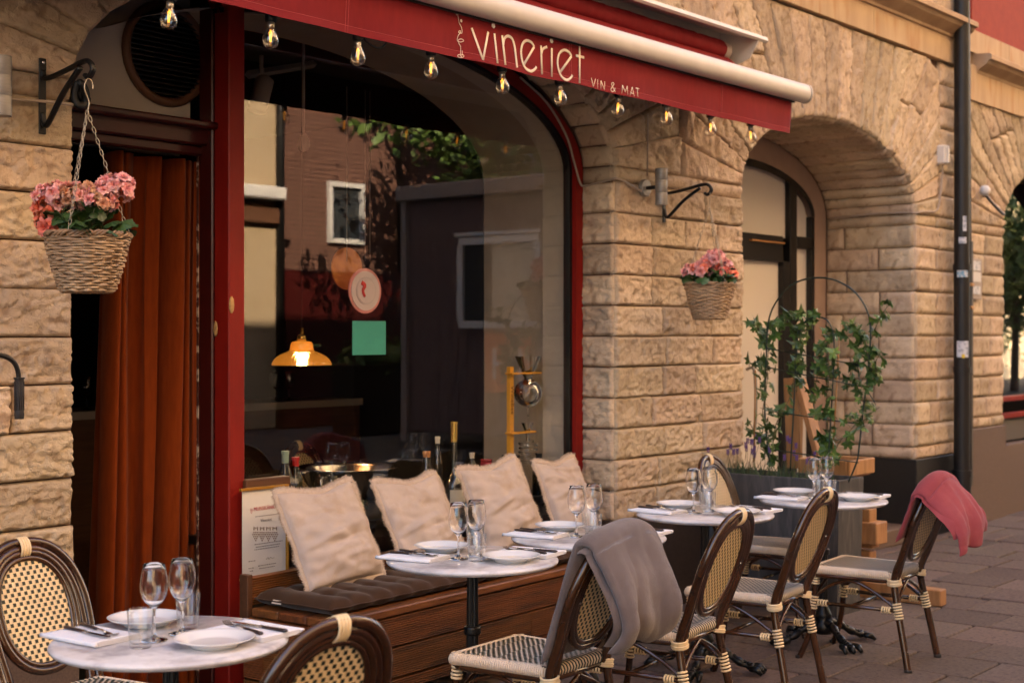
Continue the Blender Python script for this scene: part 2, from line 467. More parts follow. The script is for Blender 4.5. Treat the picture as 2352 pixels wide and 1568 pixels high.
M['stucco'] = mat('pinkish_render', (.42, .30, .23), .9, col2=(.37, .26, .20), vs=5, bump=.3, bs=40)
M['cream_facade'] = mat('cream_facade', (.40, .295, .175), .9, col2=(.43, .32, .20), vs=2)
M['brickred'] = mat('brick_facade', (.075, .036, .028), .9, col2=(.09, .044, .034), vs=3)
M['darkglass'] = mat('far_window_glass', (.03, .035, .04), .05, spec=.8)
M['winwhite'] = mat('white_window_frame', (.62, .59, .56), .5)
M['kiosk'] = mat('plum_grey_cladding', (.125, .075, .070), .7, col2=(.14, .086, .08), vs=3)
M['kioskroof'] = mat('kiosk_roof_trim', (.26, .21, .19), .7)
M['orange'] = mat('orange_sign', (.62, .13, .03), .6)
M['bark'] = mat('bark', (.06, .04, .03), .9)
M['treeleaf'] = mat('tree_leaf', (.06, .11, .02), .55, col2=(.10, .16, .03), vs=2, rand=.2)

# ================================================================== GROUND
g = MB()
g.quad((-60, -80, -.03), (90, -80, -.03), (90, 1.02, -.03), (-60, 1.02, -.03))
tag(g.build('road', M['asphalt'], None, False), kind='structure')
pav = MB()
pav.box((15, 3.0, -.065), (70, 3.96, .09))
pav.box((15, .98, -.03), (70, .12, .10))
pavement = tag(pav.build('pavement', M['joint'], None, False), kind='structure')
SX, SY = .40, .41
cnt = 0
for ix in range(31):
    x0 = 1.6 + ix * SX
    off = rnd.uniform(0, SY)
    for iy in range(-1, 10):
        y0 = 1.06 + iy * SY + off
        a, b = max(y0, 1.06), min(y0 + SY, 4.93)
        if b - a < .08: continue
        if x0 < 4.2 and b < 2.2: continue
        if x0 < 3 and b < 3: continue
        s = MB()
        h = rnd.uniform(.020, .026)
        s.box((x0 + SX / 2, (a + b) / 2, -.02 + h / 2), (SX - .014, b - a - .014, h + rnd.uniform(0, .004)), ch=.005,
              rot=None)
        o = s.build('paving_slab', M['pave'], pavement, False)
        o.rotation_euler = (rnd.uniform(-.0012, .0012), 0, 0)
        cnt += 1

# ================================================================== THE STONE BUILDING
YW = 4.55
building = thing('stone_building', 'rusticated sandstone building with arched shop window, arched doorway and red paintwork', 'building', (0, 0, 0))
ZS = 2.52
ZT = 3.765
A1 = dict(cx=4.738, a=1.717, b=.64)
A2 = dict(cx=9.155, a=1.315, b=.56)
A3 = dict(cx=13.75, a=1.42, b=.60)
def arch_pt(A, t, grow=0.0, y=YW):           # t 0..pi from the right springing over the crown
    return Vector((A['cx'] + (A['a'] + grow) * math.cos(t), y, ZS + (A['b'] + grow) * math.sin(t)))

def facet(p, k):
    d, pts = noise.voronoi(p * k)
    q = pts[0]
    gr = noise.noise_vector(q * 3.7)
    return gr.dot(p * k - q) + .6 * gr.x, d[1] - d[0]
NSTONE = [0]
def stone(c, nrm, res=.016, amp=.020, stretch=(1, 1, 1), name='stone', base=.015, gap=.0042, edge=.008):
    c = [Vector(q) for q in c]
    ctr = (c[0] + c[1] + c[2] + c[3]) / 4
    jit = [Vector((rnd.uniform(-.003, .003), 0, rnd.uniform(-.003, .003))) for _ in range(4)]
    c = [q + (ctr - q).normalized() * gap * 1.3 + j for q, j in zip(c, jit)]
    nrm = Vector(nrm).normalized()
    lu = max((c[1] - c[0]).length, (c[2] - c[3]).length); lv = max((c[3] - c[0]).length, (c[2] - c[1]).length)
    nu = max(5, int(lu / res) + 1); nv = max(5, int(lv / res) + 1)
    off = Vector((rnd.uniform(0, 60), rnd.uniform(0, 60), rnd.uniform(0, 60)))
    tx, tz = rnd.uniform(-.35, .35), rnd.uniform(-.35, .35)
    lev = rnd.uniform(-.004, .006)
    S = Vector(stretch)
    def ease(t, n):
        return t
    vs = []; fs = []
    for j in range(nv):
        v = j / (nv - 1)
        for i in range(nu):
            u = i / (nu - 1)
            p = (c[0] * (1 - u) + c[1] * u) * (1 - v) + (c[3] * (1 - u) + c[2] * u) * v
            eu = min(u, 1 - u) * lu; ev = min(v, 1 - v) * lv
            q = Vector((p.x * S.x, p.y * S.y, p.z * S.z)) + off
            n1 = noise.noise(q * 55)
            e = min(eu, ev) + n1 * .006
            f = max(0, min(1, e / edge)); f = f * f * (3 - 2 * f)
            qe = Vector((q.x * .85, q.y * .85, q.z * 1.15)) if S.z > .9 else q
            fa, rid = facet(qe + Vector((n1, n1, n1)) * .010, 13)
            fb, rid2 = facet(qe + Vector((n1, -n1, n1)) * .006, 31)
            crk = abs(noise.noise(Vector((q.x * 6, q.y * 6, q.z * 17)) + Vector((4, 7, 2))))
            lg = noise.noise(Vector((q.x * 4.5, q.y * 4.5, q.z * 12)))
            ledge = (lg * 2.2 - math.floor(lg * 2.2)) * .38          # broken ledges that run along the bed
            d = (fa * .52 + fb * .36 + noise.noise(qe * 5) * .35 + n1 * .20 + ledge) * amp - max(0, .05 - crk) * 7 * amp
            d += (u - .5) * tx * amp + (v - .5) * tz * amp
            pit = noise.noise(q * 14 + Vector((9, 3, 1)))
            if pit > .38: d -= (pit - .38) * amp * 3.2
            h = max(-.001, -.004 + f * (base + lev + d))
            if eu < 1e-6 or ev < 1e-6: h = -.004
            vs.append(p + nrm * h)
    for j in range(nv - 1):
        for i in range(nu - 1):
            fs.append((j * nu + i, j * nu + i + 1, (j + 1) * nu + i + 1, (j + 1) * nu + i))
    per = [i for i in range(nu)] + [j * nu + nu - 1 for j in range(1, nv)] + [(nv - 1) * nu + i for i in range(nu - 2, -1, -1)] + [j * nu for j in range(nv - 2, 0, -1)]
    o = len(vs)
    for k in per: vs.append(vs[k] - nrm * .03)
    n = len(per)
    for k in range(n):
        l = (k + 1) % n
        fs.append((per[l], per[k], o + k, o + l))
    m = MB(); m.add(vs, fs)
    NSTONE[0] += 1
    # stone object sits at its own centre so that its grain differs
    for i in range(len(m.v)):
        m.v[i] = tuple(Vector(m.v[i]) - ctr)
    return m.build(name, M['stone'], building, True, loc=ctr)

FR = (0, -1, 0)
ZJ = [1.575 + .172 * k for k in range(-7, 8)]
def courses(x0, x1, zlo, zhi, y=YW, res=.016, L=(.34, .62), stretch=(1, 1, 1), amp=.02, fixed=None):
    for k in range(len(ZJ) - 1):
        a, b = ZJ[k], ZJ[k + 1]
        if b <= zlo + .02 or a >= zhi - .02: continue
        a = max(a, zlo); b = min(b, zhi)
        xs = [x0]
        if fixed and k in fixed: xs += fixed[k]
        else:
            n = max(1, round((x1 - x0) / rnd.uniform(*L)))
            ws = [rnd.uniform(.7, 1.3) for _ in range(n)]
            t = sum(ws); acc = 0
            for q in ws[:-1]:
                acc += q; xs.append(x0 + (x1 - x0) * acc / t)
        xs.append(x1)
        for i in range(len(xs) - 1):
            ex = rnd.uniform(-.006, .008) if i == len(xs) - 2 else 0
            e0 = rnd.uniform(-.006, .006) if i == 0 else 0
            stone([(xs[i] + e0, y, a), (xs[i + 1] + ex, y, a), (xs[i + 1] + ex, y, b), (xs[i] + e0, y, b)], FR, res, amp, stretch)
ZSPR = ZJ[13] if False else 1.575 + .172 * 5      # 2.435
# left pier
courses(2.05, 3.02, .62, ZSPR, res=.0072, amp=.017, fixed={4: [2.50], 5: [2.765], 6: [2.46], 7: [2.3], 8: [2.6], 3: [2.55], 9: [2.4], 10: [2.66], 11: [2.5]})
# middle pier, door-side pier and the pier beyond the downpipe
courses(6.455, 7.84, .55, ZSPR, res=.0090, L=(.34, .56), amp=.018)
courses(10.47, 11.27, .62, ZSPR, res=.018, L=(.28, .5), stretch=(1, 1, .6), amp=.016)
courses(11.50, 12.33, .80, ZSPR, res=.02, L=(.28, .46), stretch=(1, 1, .6), amp=.016)
# reveals
for k in range(len(ZJ) - 1):
    a, b = ZJ[k], ZJ[k + 1]
    if b < .56 or a > ZSPR - .02: continue
    a2, b2 = max(a, .55), min(b, ZSPR)
    stone([(6.455, 4.775, a2), (6.455, YW + .002, a2), (6.455, YW + .002, b2), (6.455, 4.775, b2)], (-1, 0, 0), .010, .022)
    if b > .64:
        a2 = max(a, .62)
        m = 4.93 + (.17 if k % 2 else -.08) + rnd.uniform(-.06, .06)
        stone([(10.47, 5.30, a2), (10.47, m, a2), (10.47, m, b2), (10.47, 5.30, b2)], (-1, 0, 0), .018, .017)
        stone([(10.47, m, a2), (10.47, YW + .002, a2), (10.47, YW + .002, b2), (10.47, m, b2)], (-1, 0, 0), .018, .017)

def voussoirs(A, n, xl, xr, res, split, amp, stretch, t0=0.0, t1=math.pi, cut=None):
    ts = [t0 + (t1 - t0) * i / n for i in range(n + 1)]
    def outer(t):
        p = arch_pt(A, t)
        d = Vector((math.cos(t), 0, math.sin(t) * 1.45)).normalized()
        k = (ZT - p.z) / max(d.z, 1e-3)
        if d.x > 1e-3: k = min(k, (xr - p.x) / d.x)
        if d.x < -1e-3: k = min(k, (xl - p.x) / d.x)
        return p + d * k
    for i in range(n):
        p0, p1 = arch_pt(A, ts[i]), arch_pt(A, ts[i + 1])
        q0, q1 = outer(ts[i]), outer(ts[i + 1])
        L = ((q0 - p0).length + (q1 - p1).length) / 2
        ns = max(1, round(L / split))
        fr = [0] + [k / ns + rnd.uniform(-.08, .08) / ns for k in range(1, ns)] + [1]
        for k in range(ns):
            a, b = fr[k], fr[k + 1]
            A0, A1_ = p0.lerp(q0, a), p0.lerp(q0, b)
            B0, B1 = p1.lerp(q1, a), p1.lerp(q1, b)
            if cut and cut((A0 + B1) / 2): continue
            stone([B0, A0, A1_, B1], FR, res, amp, stretch)
# fill the band between the last bed joint and the springing with the arch stones themselves
for A in (A1, A2, A3): A['z0'] = ZS
voussoirs(A1, 22, 2.05, 7.12, .012, .46, .024, (1, 1, 1), 0, math.pi, cut=lambda p: 3.5 < p.x < 5.6)
voussoirs(A2, 24, 7.14, 10.92, .016, .62, .026, (1.5, 1, .30), 0.0, math.pi)
voussoirs(A3, 16, 11.50, 16.5, .022, .62, .026, (1.5, 1, .32), math.pi * .45, math.pi)
# short beds between the springing and the last joint, and the corner of the right pier
for (xa, xb, ns_) in ((2.05, 3.02, 2), (6.455, 7.84, 3), (10.47, 11.27, 2), (11.50, 12.33, 2)):
    for i in range(ns_):
        a = xa + (xb - xa) * i / ns_; b = xa + (xb - xa) * (i + 1) / ns_
        stone([(a, YW, ZSPR), (b, YW, ZSPR), (b, YW, ZS), (a, YW, ZS)], FR, .02, .018)
zc = ZS
k = 0
while zc < ZT - .05:
    zn = min(zc + .178, ZT)
    stone([(10.93, YW, zc), (11.27, YW, zc), (11.27, YW, zn), (10.93, YW, zn)], FR, .024, .016, (1, 1, .6))
    zc = zn
# soffit of the door arch (beds run into the wall) and of the shop-window arch
nb = 15
for i in range(nb):
    t0, t1 = math.pi * .62 * i / nb, math.pi * .62 * (i + 1) / nb
    p0, p1 = arch_pt(A2, t0), arch_pt(A2, t1)
    tm = (t0 + t1) / 2
    nr = Vector((-math.cos(tm) / A2['a'], 0, -math.sin(tm) / A2['b']))
    Y1 = 5.30
    stone([(p0.x, Y1, p0.z), (p0.x, YW + .002, p0.z), (p1.x, YW + .002, p1.z), (p1.x, Y1, p1.z)], nr, .02, .018)
stone([(10.47, 5.30, ZSPR), (10.47, YW + .002, ZSPR), (10.47, YW + .002, ZS), (10.47, 5.30, ZS)], (-1, 0, 0), .026, .012)
stone([(6.455, 4.775, ZSPR), (6.455, YW + .002, ZSPR), (6.455, YW + .002, ZS), (6.455, 4.775, ZS)], (-1, 0, 0), .02, .012)
nb = 9
for i in range(nb):
    t0, t1 = math.pi * .5 * i / nb, math.pi * .5 * (i + 1) / nb
    p0, p1 = arch_pt(A1, t0), arch_pt(A1, t1)
    tm = (t0 + t1) / 2
    nr = Vector((-math.cos(tm) / A1['a'], 0, -math.sin(tm) / A1['b']))
    stone([(p0.x, 4.775, p0.z), (p0.x, YW + .002, p0.z), (p1.x, YW + .002, p1.z), (p1.x, 4.775, p1.z)], nr, .02, .018)

# mortar wall behind the stones, with the three openings left out
bw = MB()
YB = YW + .02
def wall_rect(x0, x1, z0, z1, y=YB): bw.quad((x0, y, z0), (x1, y, z0), (x1, y, z1), (x0, y, z1))
wall_rect(-12, A1['cx'] - A1['a'], 0, ZS); wall_rect(A1['cx'] + A1['a'], A2['cx'] - A2['a'], 0, ZS)
wall_rect(A2['cx'] + A2['a'], A3['cx'] - A3['a'], 0, ZS); wall_rect(A3['cx'] + A3['a'], 40, 0, ZS)
wall_rect(-12, A1['cx'] - A1['a'], ZS, ZT); wall_rect(A1['cx'] + A1['a'], A2['cx'] - A2['a'], ZS, ZT)
wall_rect(A2['cx'] + A2['a'], A3['cx'] - A3['a'], ZS, ZT); wall_rect(A3['cx'] + A3['a'], 40, ZS, ZT)
for A in (A1, A2, A3):
    n = 28
    for i in range(n):
        p0, p1 = arch_pt(A, math.pi * i / n, .006), arch_pt(A, math.pi * (i + 1) / n, .006)
        bw.quad((p1.x, YB, p1.z), (p0.x, YB, p0.z), (p0.x, YB, ZT), (p1.x, YB, ZT))
        dp = {id(A1): 4.80, id(A2): 5.36, id(A3): 5.0}[id(A)]
        bw.quad((p0.x, YB, p0.z), (p1.x, YB, p1.z), (p1.x, dp, p1.z), (p0.x, dp, p0.z))
    for sx in (-1, 1):
        x = A['cx'] + sx * (A['a'] + .012)
        bw.quad((x, YB, 0), (x, YB, ZS + .01), (x, dp, ZS + .01), (x, dp, 0))
bw.build('mortar_wall', M['mortar'], building, False)

# plinths
pl = MB(); pl.box((2.3, YW + .01, .31), (1.44, .10, .62), ch=.006); pl.build('plinth', M['plinth'], building, False)
pl = MB(); pl.box((7.147, YW + .06, .275), (1.40, .20, .548), ch=.006); pl.build('plinth', mat('brown_granite', (.040, .026, .019), .6, col2=(.055, .037, .028), vs=60), building, False)
pl = MB(); pl.box((10.862, 4.925, .31), (.81, .79, .62), ch=.006); pl.build('granite_plinth', M['granite'], building, False)
pl = MB(); pl.box((11.915, YW + .03, .40), (.83, .12, .80), ch=.006); pl.build('plinth', M['plinth'], building, False)
pl = MB(); pl.box((14.2, YW + .05, .31), (3.7, .10, .62), ch=.006); pl.build('plinth', M['plinth'], building, False)
# smooth frieze blocks, cornice, upper storey
x = 2.0
while x < 11.2:
    x1 = min(x + rnd.uniform(1.0, 1.5), 11.27)
    if 11.27 - x1 < .4: x1 = 11.27
    f = MB(); f.box(((x + x1) / 2, YW + .01, ZT + .092), (x1 - x - .004, .10, .18), ch=.003); f.build('frieze_block', M['frieze'], building, False)
    x = x1
for x, x1 in ((11.5, 12.6), (12.6, 13.8), (13.8, 15.2), (15.2, 16.6)):
    f = MB(); f.box(((x + x1) / 2, YW + .01, ZT + .092 - .18), (x1 - x - .004, .10, .30), ch=.003); f.build('frieze_block', M['frieze'], building, False)
def cornice(x0, x1, z, name):
    pr = [(YW + .1, z), (YW - .03, z), (YW - .03, z + .025), (YW - .045, z + .03), (YW - .05, z + .05), (YW - .09, z + .075), (YW - .13, z + .10),
          (YW - .145, z + .125), (YW - .17, z + .13), (YW - .17, z + .165), (YW - .15, z + .18), (YW + .1, z + .20)]
    c = MB(); c.prism(pr, x0, x1); c.build(name, M['cornice'], building, False)
cornice(-12, 11.33, ZT + .182, 'cornice')
cornice(11.62, 40, ZT - .03 + .002, 'cornice')
x = 6.2
while x < 11.2:                              # upper rough course seen above the cornice
    x1 = min(x + rnd.uniform(.5, .8), 11.27)
    stone([(x, YW - .02, ZT + .385), (x1, YW - .02, ZT + .385), (x1, YW - .02, ZT + .66), (x, YW - .02, ZT + .66)], FR, .03, .02)
    x = x1
up = MB()  # unseen upper wall, its heights and gap shaped to steer sun onto facades opposite
up.box((-2.5, YW + .22, 12.05), (19, .4, 16)); up.box((9.15, YW + .22, 8.05), (4.3, .4, 8)); up.box((12.3, YW + .30, 8.0), (1.6, .4, 8)); up.box((26.55, YW + .30, 12.0), (26.9, .4, 16))
up.build('upper_shade_wall', M['upper'], building, False)
f = MB(); f.box((13.5, YW + .075, 4.72), (3.5, .05, 1.2)); f.build('red_wall_panel', M['redwall'], building, False)
for x, x1 in ((11.5, 12.4), (12.4, 13.3), (13.3, 14.3)):
    f = MB(); f.box(((x + x1) / 2, YW + .02, 4.025), (x1 - x - .005, .10, .19), ch=.003); f.build('frieze_block', M['frieze'], building, False)
f = MB(); f.box((14.62, YW + .03, 4.6), (.16, .16, 1.1), ch=.01); f.build('window_frame', M['winwhite'], building, False)
rf = MB()  # unseen roofs, stepped to shade the street and pass sun through the gap
rf.box((-2.5, 5.6, 20.0), (19, 2.6, .1)); rf.box((10.05, 10, 12.05), (6.1, 11.4, .1)); rf.box((-2.5, 10, 12.05), (19, 11.4, .1)); rf.box((26.55, 10, 12.05), (26.9, 11.4, .1)); rf.box((26.55, 5.6, 20.0), (26.9, 2.6, .1)); rf.box((-11.9, 10, 6), (.2, 11, 12)); rf.box((39.9, 10, 6), (.2, 11, 12)); rf.box((14, 15.6, 6), (52, .2, 12))
rf.build('roof', M['upper'], building, False)

# ---------------------------------------------------------------- shop front: column, frame, pane, transom
YG = 4.80
col = MB()
col.box((3.952, 4.80, 1.62), (.088, .10, 3.2), ch=.006)
col.build('column', M['redpaint'], building, False)
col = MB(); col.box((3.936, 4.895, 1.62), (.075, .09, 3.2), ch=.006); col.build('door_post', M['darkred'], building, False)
ch_ = MB(); ch2 = MB()
p = PY(533, 700, 4.747)
ch_.lathe([(0, .004), (.008, .0035), (.013, .002), (.015, -.001)], 9, (p.x, 4.7495, p.z), M=Matrix.Rotation(R(90), 3, 'X') @ Matrix.Diagonal((1, 2.6, 1)))
p = PX(495, 755, 3.90)
ch2.lathe([(0, .003), (.008, .0025), (.013, .0015), (.016, -.001)], 9, (3.8985, p.y, p.z), M=Matrix.Rotation(R(-90), 3, 'Y') @ Matrix.Diagonal((2.2, 1, 1)))
ch_.build('paint_chip', M['chip'], building); ch2.build('paint_chip', M['chip'], building)
st = MB(); st.box((3.897, 4.945, 1.18), (.006, .010, 2.36)); st.build('edge_strip', mat('worn_edge', (.45, .38, .30), .7, col2=(.06, .02, .015), vs=18, lo=.42, hi=.5), building, False)
def frame_path(grow, y):
    pts = [(A1['cx'] + A1['a'] + grow, y, .5)]
    for i in range(0, 41):
        t = math.pi * i / 40
        pts.append((A1['cx'] + (A1['a'] + grow) * math.cos(t), y, ZS - .03 + (A1['b'] + grow) * math.sin(t)))
    return pts
def ribbon_frame(b, g0, g1, y0, y1, stop=29):
    po, pi = frame_path(g0, 0)[:stop], frame_path(g1, 0)[:stop]
    for i in range(len(po) - 1):
        a, b_, c, d = po[i], po[i + 1], pi[i + 1], pi[i]
        V = lambda p, y: (p[0], y, p[2])
        b.quad(V(a, y0), V(b_, y0), V(c, y0), V(d, y0))
        b.quad(V(d, y0), V(c, y0), V(c, y1), V(d, y1))
        b.quad(V(a, y1), V(b_, y1), V(b_, y0), V(a, y0))
        b.quad(V(d, y1), V(c, y1), V(b_, y1), V(a, y1))
fr = MB(); ribbon_frame(fr, -.012, -.075, 4.758, 4.835); fr.build('window_frame', M['redpaint'], building, False)
fr = MB(); ribbon_frame(fr, -.077, -.098, 4.785, 4.83); fr.build('window_bead', M['black'], building, False)
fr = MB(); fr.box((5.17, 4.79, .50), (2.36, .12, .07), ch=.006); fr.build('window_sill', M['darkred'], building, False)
gp = MB()
xs = [3.998 + (6.36 - 3.998) * i / 40 for i in range(41)]
def ztop(x, gr=-.09):
    u = (x - A1['cx']) / (A1['a'] + gr)
    return ZS - .03 + (A1['b'] + gr) * math.sqrt(max(0, 1 - u * u))
for i in range(40):
    gp.quad((xs[i], YG, .53), (xs[i + 1], YG, .53), (xs[i + 1], YG, ztop(xs[i + 1])), (xs[i], YG, ztop(xs[i])))
gp.build('window_pane', M['glass'], building, False)
# plaster reveal inside the window
rv = MB()
def reveal(g, y0, y1, mi, t1=.80):
    pts = [(A1['cx'] + A1['a'] + g, .0)] + [(A1['cx'] + (A1['a'] + g) * math.cos(math.pi * t1 * i / 34), ZS - .03 + (A1['b'] + g) * math.sin(math.pi * t1 * i / 34)) for i in range(35)]
    for i in range(len(pts) - 1):
        a, b = pts[i], pts[i + 1]
        rv.quad((a[0], y0, a[1]), (b[0], y0, b[1]), (b[0], y1, b[1]), (a[0], y1, a[1]), mi)
reveal(-.07, 4.836, 5.0, 0); reveal(-.045, 5.0, 5.46, 1)
pts = [math.pi * .8 * i / 34 for i in range(35)]
for i in range(34):
    f0 = lambda t, g: (A1['cx'] + (A1['a'] + g) * math.cos(t), 5.0, ZS - .03 + (A1['b'] + g) * math.sin(t))
    rv.quad(f0(pts[i], -.07), f0(pts[i + 1], -.07), f0(pts[i + 1], -.045), f0(pts[i], -.045), 0)
rv.quad((A1['cx'] + A1['a'] - .07, 5, 0), (A1['cx'] + A1['a'] - .07, 5, ZS - .03), (A1['cx'] + A1['a'] - .045, 5, ZS - .03), (A1['cx'] + A1['a'] - .045, 5, 0), 0)
rv.build('window_reveal', [M['ivoryplaster'], M['plaster']], building, False)
sb = MB(); sb.box((5.2, 5.12, .67), (2.4, .5, .04), ch=.004); sb.box((5.2, 4.90, .58), (2.4, .03, .14)); sb.build('inner_sill', M['black'], building, False)
# the room behind
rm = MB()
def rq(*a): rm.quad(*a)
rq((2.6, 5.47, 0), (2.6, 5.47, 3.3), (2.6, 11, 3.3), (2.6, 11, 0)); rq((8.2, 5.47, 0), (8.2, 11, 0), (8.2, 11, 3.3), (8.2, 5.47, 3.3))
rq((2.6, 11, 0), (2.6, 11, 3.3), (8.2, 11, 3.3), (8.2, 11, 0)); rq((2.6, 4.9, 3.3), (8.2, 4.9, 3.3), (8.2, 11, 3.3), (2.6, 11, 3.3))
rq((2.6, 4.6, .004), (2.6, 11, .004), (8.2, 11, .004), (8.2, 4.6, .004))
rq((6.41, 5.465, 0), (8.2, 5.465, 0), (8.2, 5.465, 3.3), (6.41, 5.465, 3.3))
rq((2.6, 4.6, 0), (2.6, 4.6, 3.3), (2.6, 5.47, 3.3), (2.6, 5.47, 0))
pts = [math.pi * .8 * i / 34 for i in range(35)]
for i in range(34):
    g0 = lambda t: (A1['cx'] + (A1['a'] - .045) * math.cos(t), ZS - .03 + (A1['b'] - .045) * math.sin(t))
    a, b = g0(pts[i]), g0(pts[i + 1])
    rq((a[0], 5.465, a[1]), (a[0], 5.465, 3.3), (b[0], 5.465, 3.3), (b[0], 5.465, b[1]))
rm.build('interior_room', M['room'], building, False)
# doorway: transom beam, panel with round vent
tb = MB()
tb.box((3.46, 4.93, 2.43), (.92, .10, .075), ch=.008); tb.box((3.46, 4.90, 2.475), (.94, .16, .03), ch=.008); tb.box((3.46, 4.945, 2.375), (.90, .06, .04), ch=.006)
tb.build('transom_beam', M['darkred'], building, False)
pn = MB(); pn.box((3.44, 4.985, 2.83), (.88, .02, .69)); pn.build('transom_panel', M['panelwhite'], building, False)
vc = PY(381, 125, 4.97)
vt = MB(); vr = .205
vt.tube([(vc.x + vr * math.cos(a), 4.965, vc.z + vr * math.sin(a)) for a in [2 * math.pi * i / 40 for i in range(40)]], .02, 8, True)
ring = vt.build('vent_ring', M['ventring'], building)
vt = MB(); vt.lathe([(0, 0), (vr, 0)], 36, (vc.x, 4.972, vc.z), M=Matrix.Rotation(R(90), 3, 'X')); vt.build('vent_back', M['black'], building, False)
for i in range(-9, 10):
    z = i * .021; hw = math.sqrt(max(.0005, (vr - .012) ** 2 - z * z))
    l = MB(); l.box((vc.x, 4.958, vc.z + z), (2 * hw, .018, .004), rot=Matrix.Rotation(R(35), 3, 'X')); l.build('vent_slat', M['ventdark'], building, False)
dl = MB(); dl.box((3.0, 5.3, 1.2), (.03, .7, 2.4)); dl.box((3.45, 5.05, -.0), (.95, .5, .03)); dl.build('door_jamb', M['black'], building, False)

# curtain in the doorway
cu = MB()
CXA, CXB = 3.60, 4.25
def cur(u, v):
    z = .03 + 2.33 * v
    ph = 2 * math.pi * (7.6 * u + .42 * math.sin(u * 8 + .6) + .16 * math.sin(u * 19) + .12 * noise.noise(Vector((u * 3, v * 1.1, 4))) + .30 * (1 - v) * u)
    A = .082 * (.75 + .40 * math.sin(u * 15 + 1)) * (1.12 - .25 * v)
    x = CXA + (CXB - CXA) * u + .012 * math.sin(2 * ph) - .085 * (1 - v) * (1 - u)
    return (x, 5.17 + A * math.cos(ph) + .012 * math.cos(ph * 2.3 + v * 3) + .02 * noise.noise(Vector((u * 7, v * 2, 1))), z)
cu.grid(cur, 420, 36)
tag(cu.build('curtain', M['curtain']), 'rust orange velvet curtain hanging in folds in the dark doorway', 'curtain')
rl = MB(); rl.tube([(3.05, 5.12, 2.375), (3.93, 5.12, 2.375)], .01, 8); rl.build('curtain_rail', M['black'], building)

# ---------------------------------------------------------------- right-hand door under the second arch
YD = 5.34
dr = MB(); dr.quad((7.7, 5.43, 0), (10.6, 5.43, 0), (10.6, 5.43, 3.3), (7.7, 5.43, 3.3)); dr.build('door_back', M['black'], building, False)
jm = MB()
n = 30
for i in range(-1, n):
    if i < 0:
        a0, a1 = Vector((A2['cx'] + A2['a'], 0, .0)), arch_pt(A2, 0); b0, b1 = Vector((A2['cx'] + A2['a'] - .19, 0, .0)), arch_pt(A2, 0, -.19)
    else:
        a0, a1 = arch_pt(A2, math.pi * i / n), arch_pt(A2, math.pi * (i + 1) / n); b0, b1 = arch_pt(A2, math.pi * i / n, -.19), arch_pt(A2, math.pi * (i + 1) / n, -.19)
    q = lambda p, y: (p.x, y, p.z)
    jm.quad(q(a0, 5.30), q(a1, 5.30), q(b1, 5.30), q(b0, 5.30)); jm.quad(q(b0, 5.30), q(b1, 5.30), q(b1, 5.42), q(b0, 5.42))
jm.build('door_surround', M['stucco'], building, False)
xr_ = A2['cx'] + A2['a'] - .19
def X_(px): return PY(px, 700, YD).x
def Z_(px, py): return PY(px, py, YD).z
b = MB()
xm0, xm1 = X_(1806), X_(1822)
for (x0, x1, z0, z1) in ((xm0, xm1, 0, 2.95), (X_(1790), xm0 - .002, 0, Z_(1795, 600)), (7.85, X_(1790), Z_(1760, 600), Z_(1760, 540)), (xm1 + .002, xr_, Z_(1840, 572), Z_(1840, 545)),
                         (xr_ - .05, xr_ + .01, 0, ZS), (7.85, xm0 - .002, Z_(1760, 357), 3.0)):
    b.box(((x0 + x1) / 2, YD, (z0 + z1) / 2), (x1 - x0, .07, z1 - z0), ch=.004)
nn = 24
for i in range(nn // 2):                     # curved black head of the frame
    t0, t1 = math.pi * i / nn, math.pi * (i + 1) / nn
    p0, p1, p2, p3 = arch_pt(A2, t0, -.19), arch_pt(A2, t1, -.19), arch_pt(A2, t1, -.25), arch_pt(A2, t0, -.25)
    b.quad((p0.x, YD - .04, p0.z), (p1.x, YD - .04, p1.z), (p2.x, YD - .04, p2.z), (p3.x, YD - .04, p3.z))
b.build('door_frame', M['black'], building, False)
pn = MB(); pn.quad((7.85, YD + .01, .25), (X_(1792), YD + .01, .25), (X_(1792), YD + .01, Z_(1760, 598)), (7.85, YD + .01, Z_(1760, 598)))
pn.build('door_panel', M['frost'], building, False)
pn = MB(); pn.quad((7.85, YD + .01, Z_(1760, 542)), (xm0, YD + .01, Z_(1760, 542)), (xm0, YD + .01, Z_(1760, 355)), (7.85, YD + .01, Z_(1760, 355))); pn.build('fanlight_panel', M['frost'], building, False)
pn = MB()
for i in range(12):
    xa = xm1 + (xr_ - .03 - xm1) * i / 12; xb = xm1 + (xr_ - .03 - xm1) * (i + 1) / 12
    zt = lambda x: ZS + (A2['b'] - .24) * math.sqrt(max(0, 1 - ((x - A2['cx']) / (A2['a'] - .24)) ** 2)) if x < A2['cx'] + A2['a'] - .24 else ZS
    pn.quad((xa, YD + .012, Z_(1840, 546)), (xb, YD + .012, Z_(1840, 546)), (xb, YD + .012, zt(xb)), (xa, YD + .012, zt(xa)))
pn.build('fanlight_panel', M['frost'], building, False)
pn = MB(); pn.quad((xm1, YD + .012, .25), (xr_ - .03, YD + .012, .25), (xr_ - .03, YD + .012, Z_(1840, 571)), (xm1, YD + .012, Z_(1840, 571))); pn.build('side_panel', M['frost'], building, False)
cl = MB(); cl.box((X_(1750), YD - .045, Z_(1755, 556)), (.5, .03, .012)); cl.build('door_closer', M['copper'], building, False)
h = MB(); hx = X_(1709); h.tube(spline([(hx, YD - .02, Z_(1709, 985)), (hx, YD - .09, Z_(1709, 980)), (hx, YD - .09, Z_(1709, 855)), (hx, YD - .02, Z_(1709, 848))], 6), .012, 8); h.build('door_handle', M['silver'], building)
sp = MB(); sp.box((9.15, 5.0, .06), (2.6, .9, .12), ch=.006); sp.build('door_step', M['plinth'], building, False)

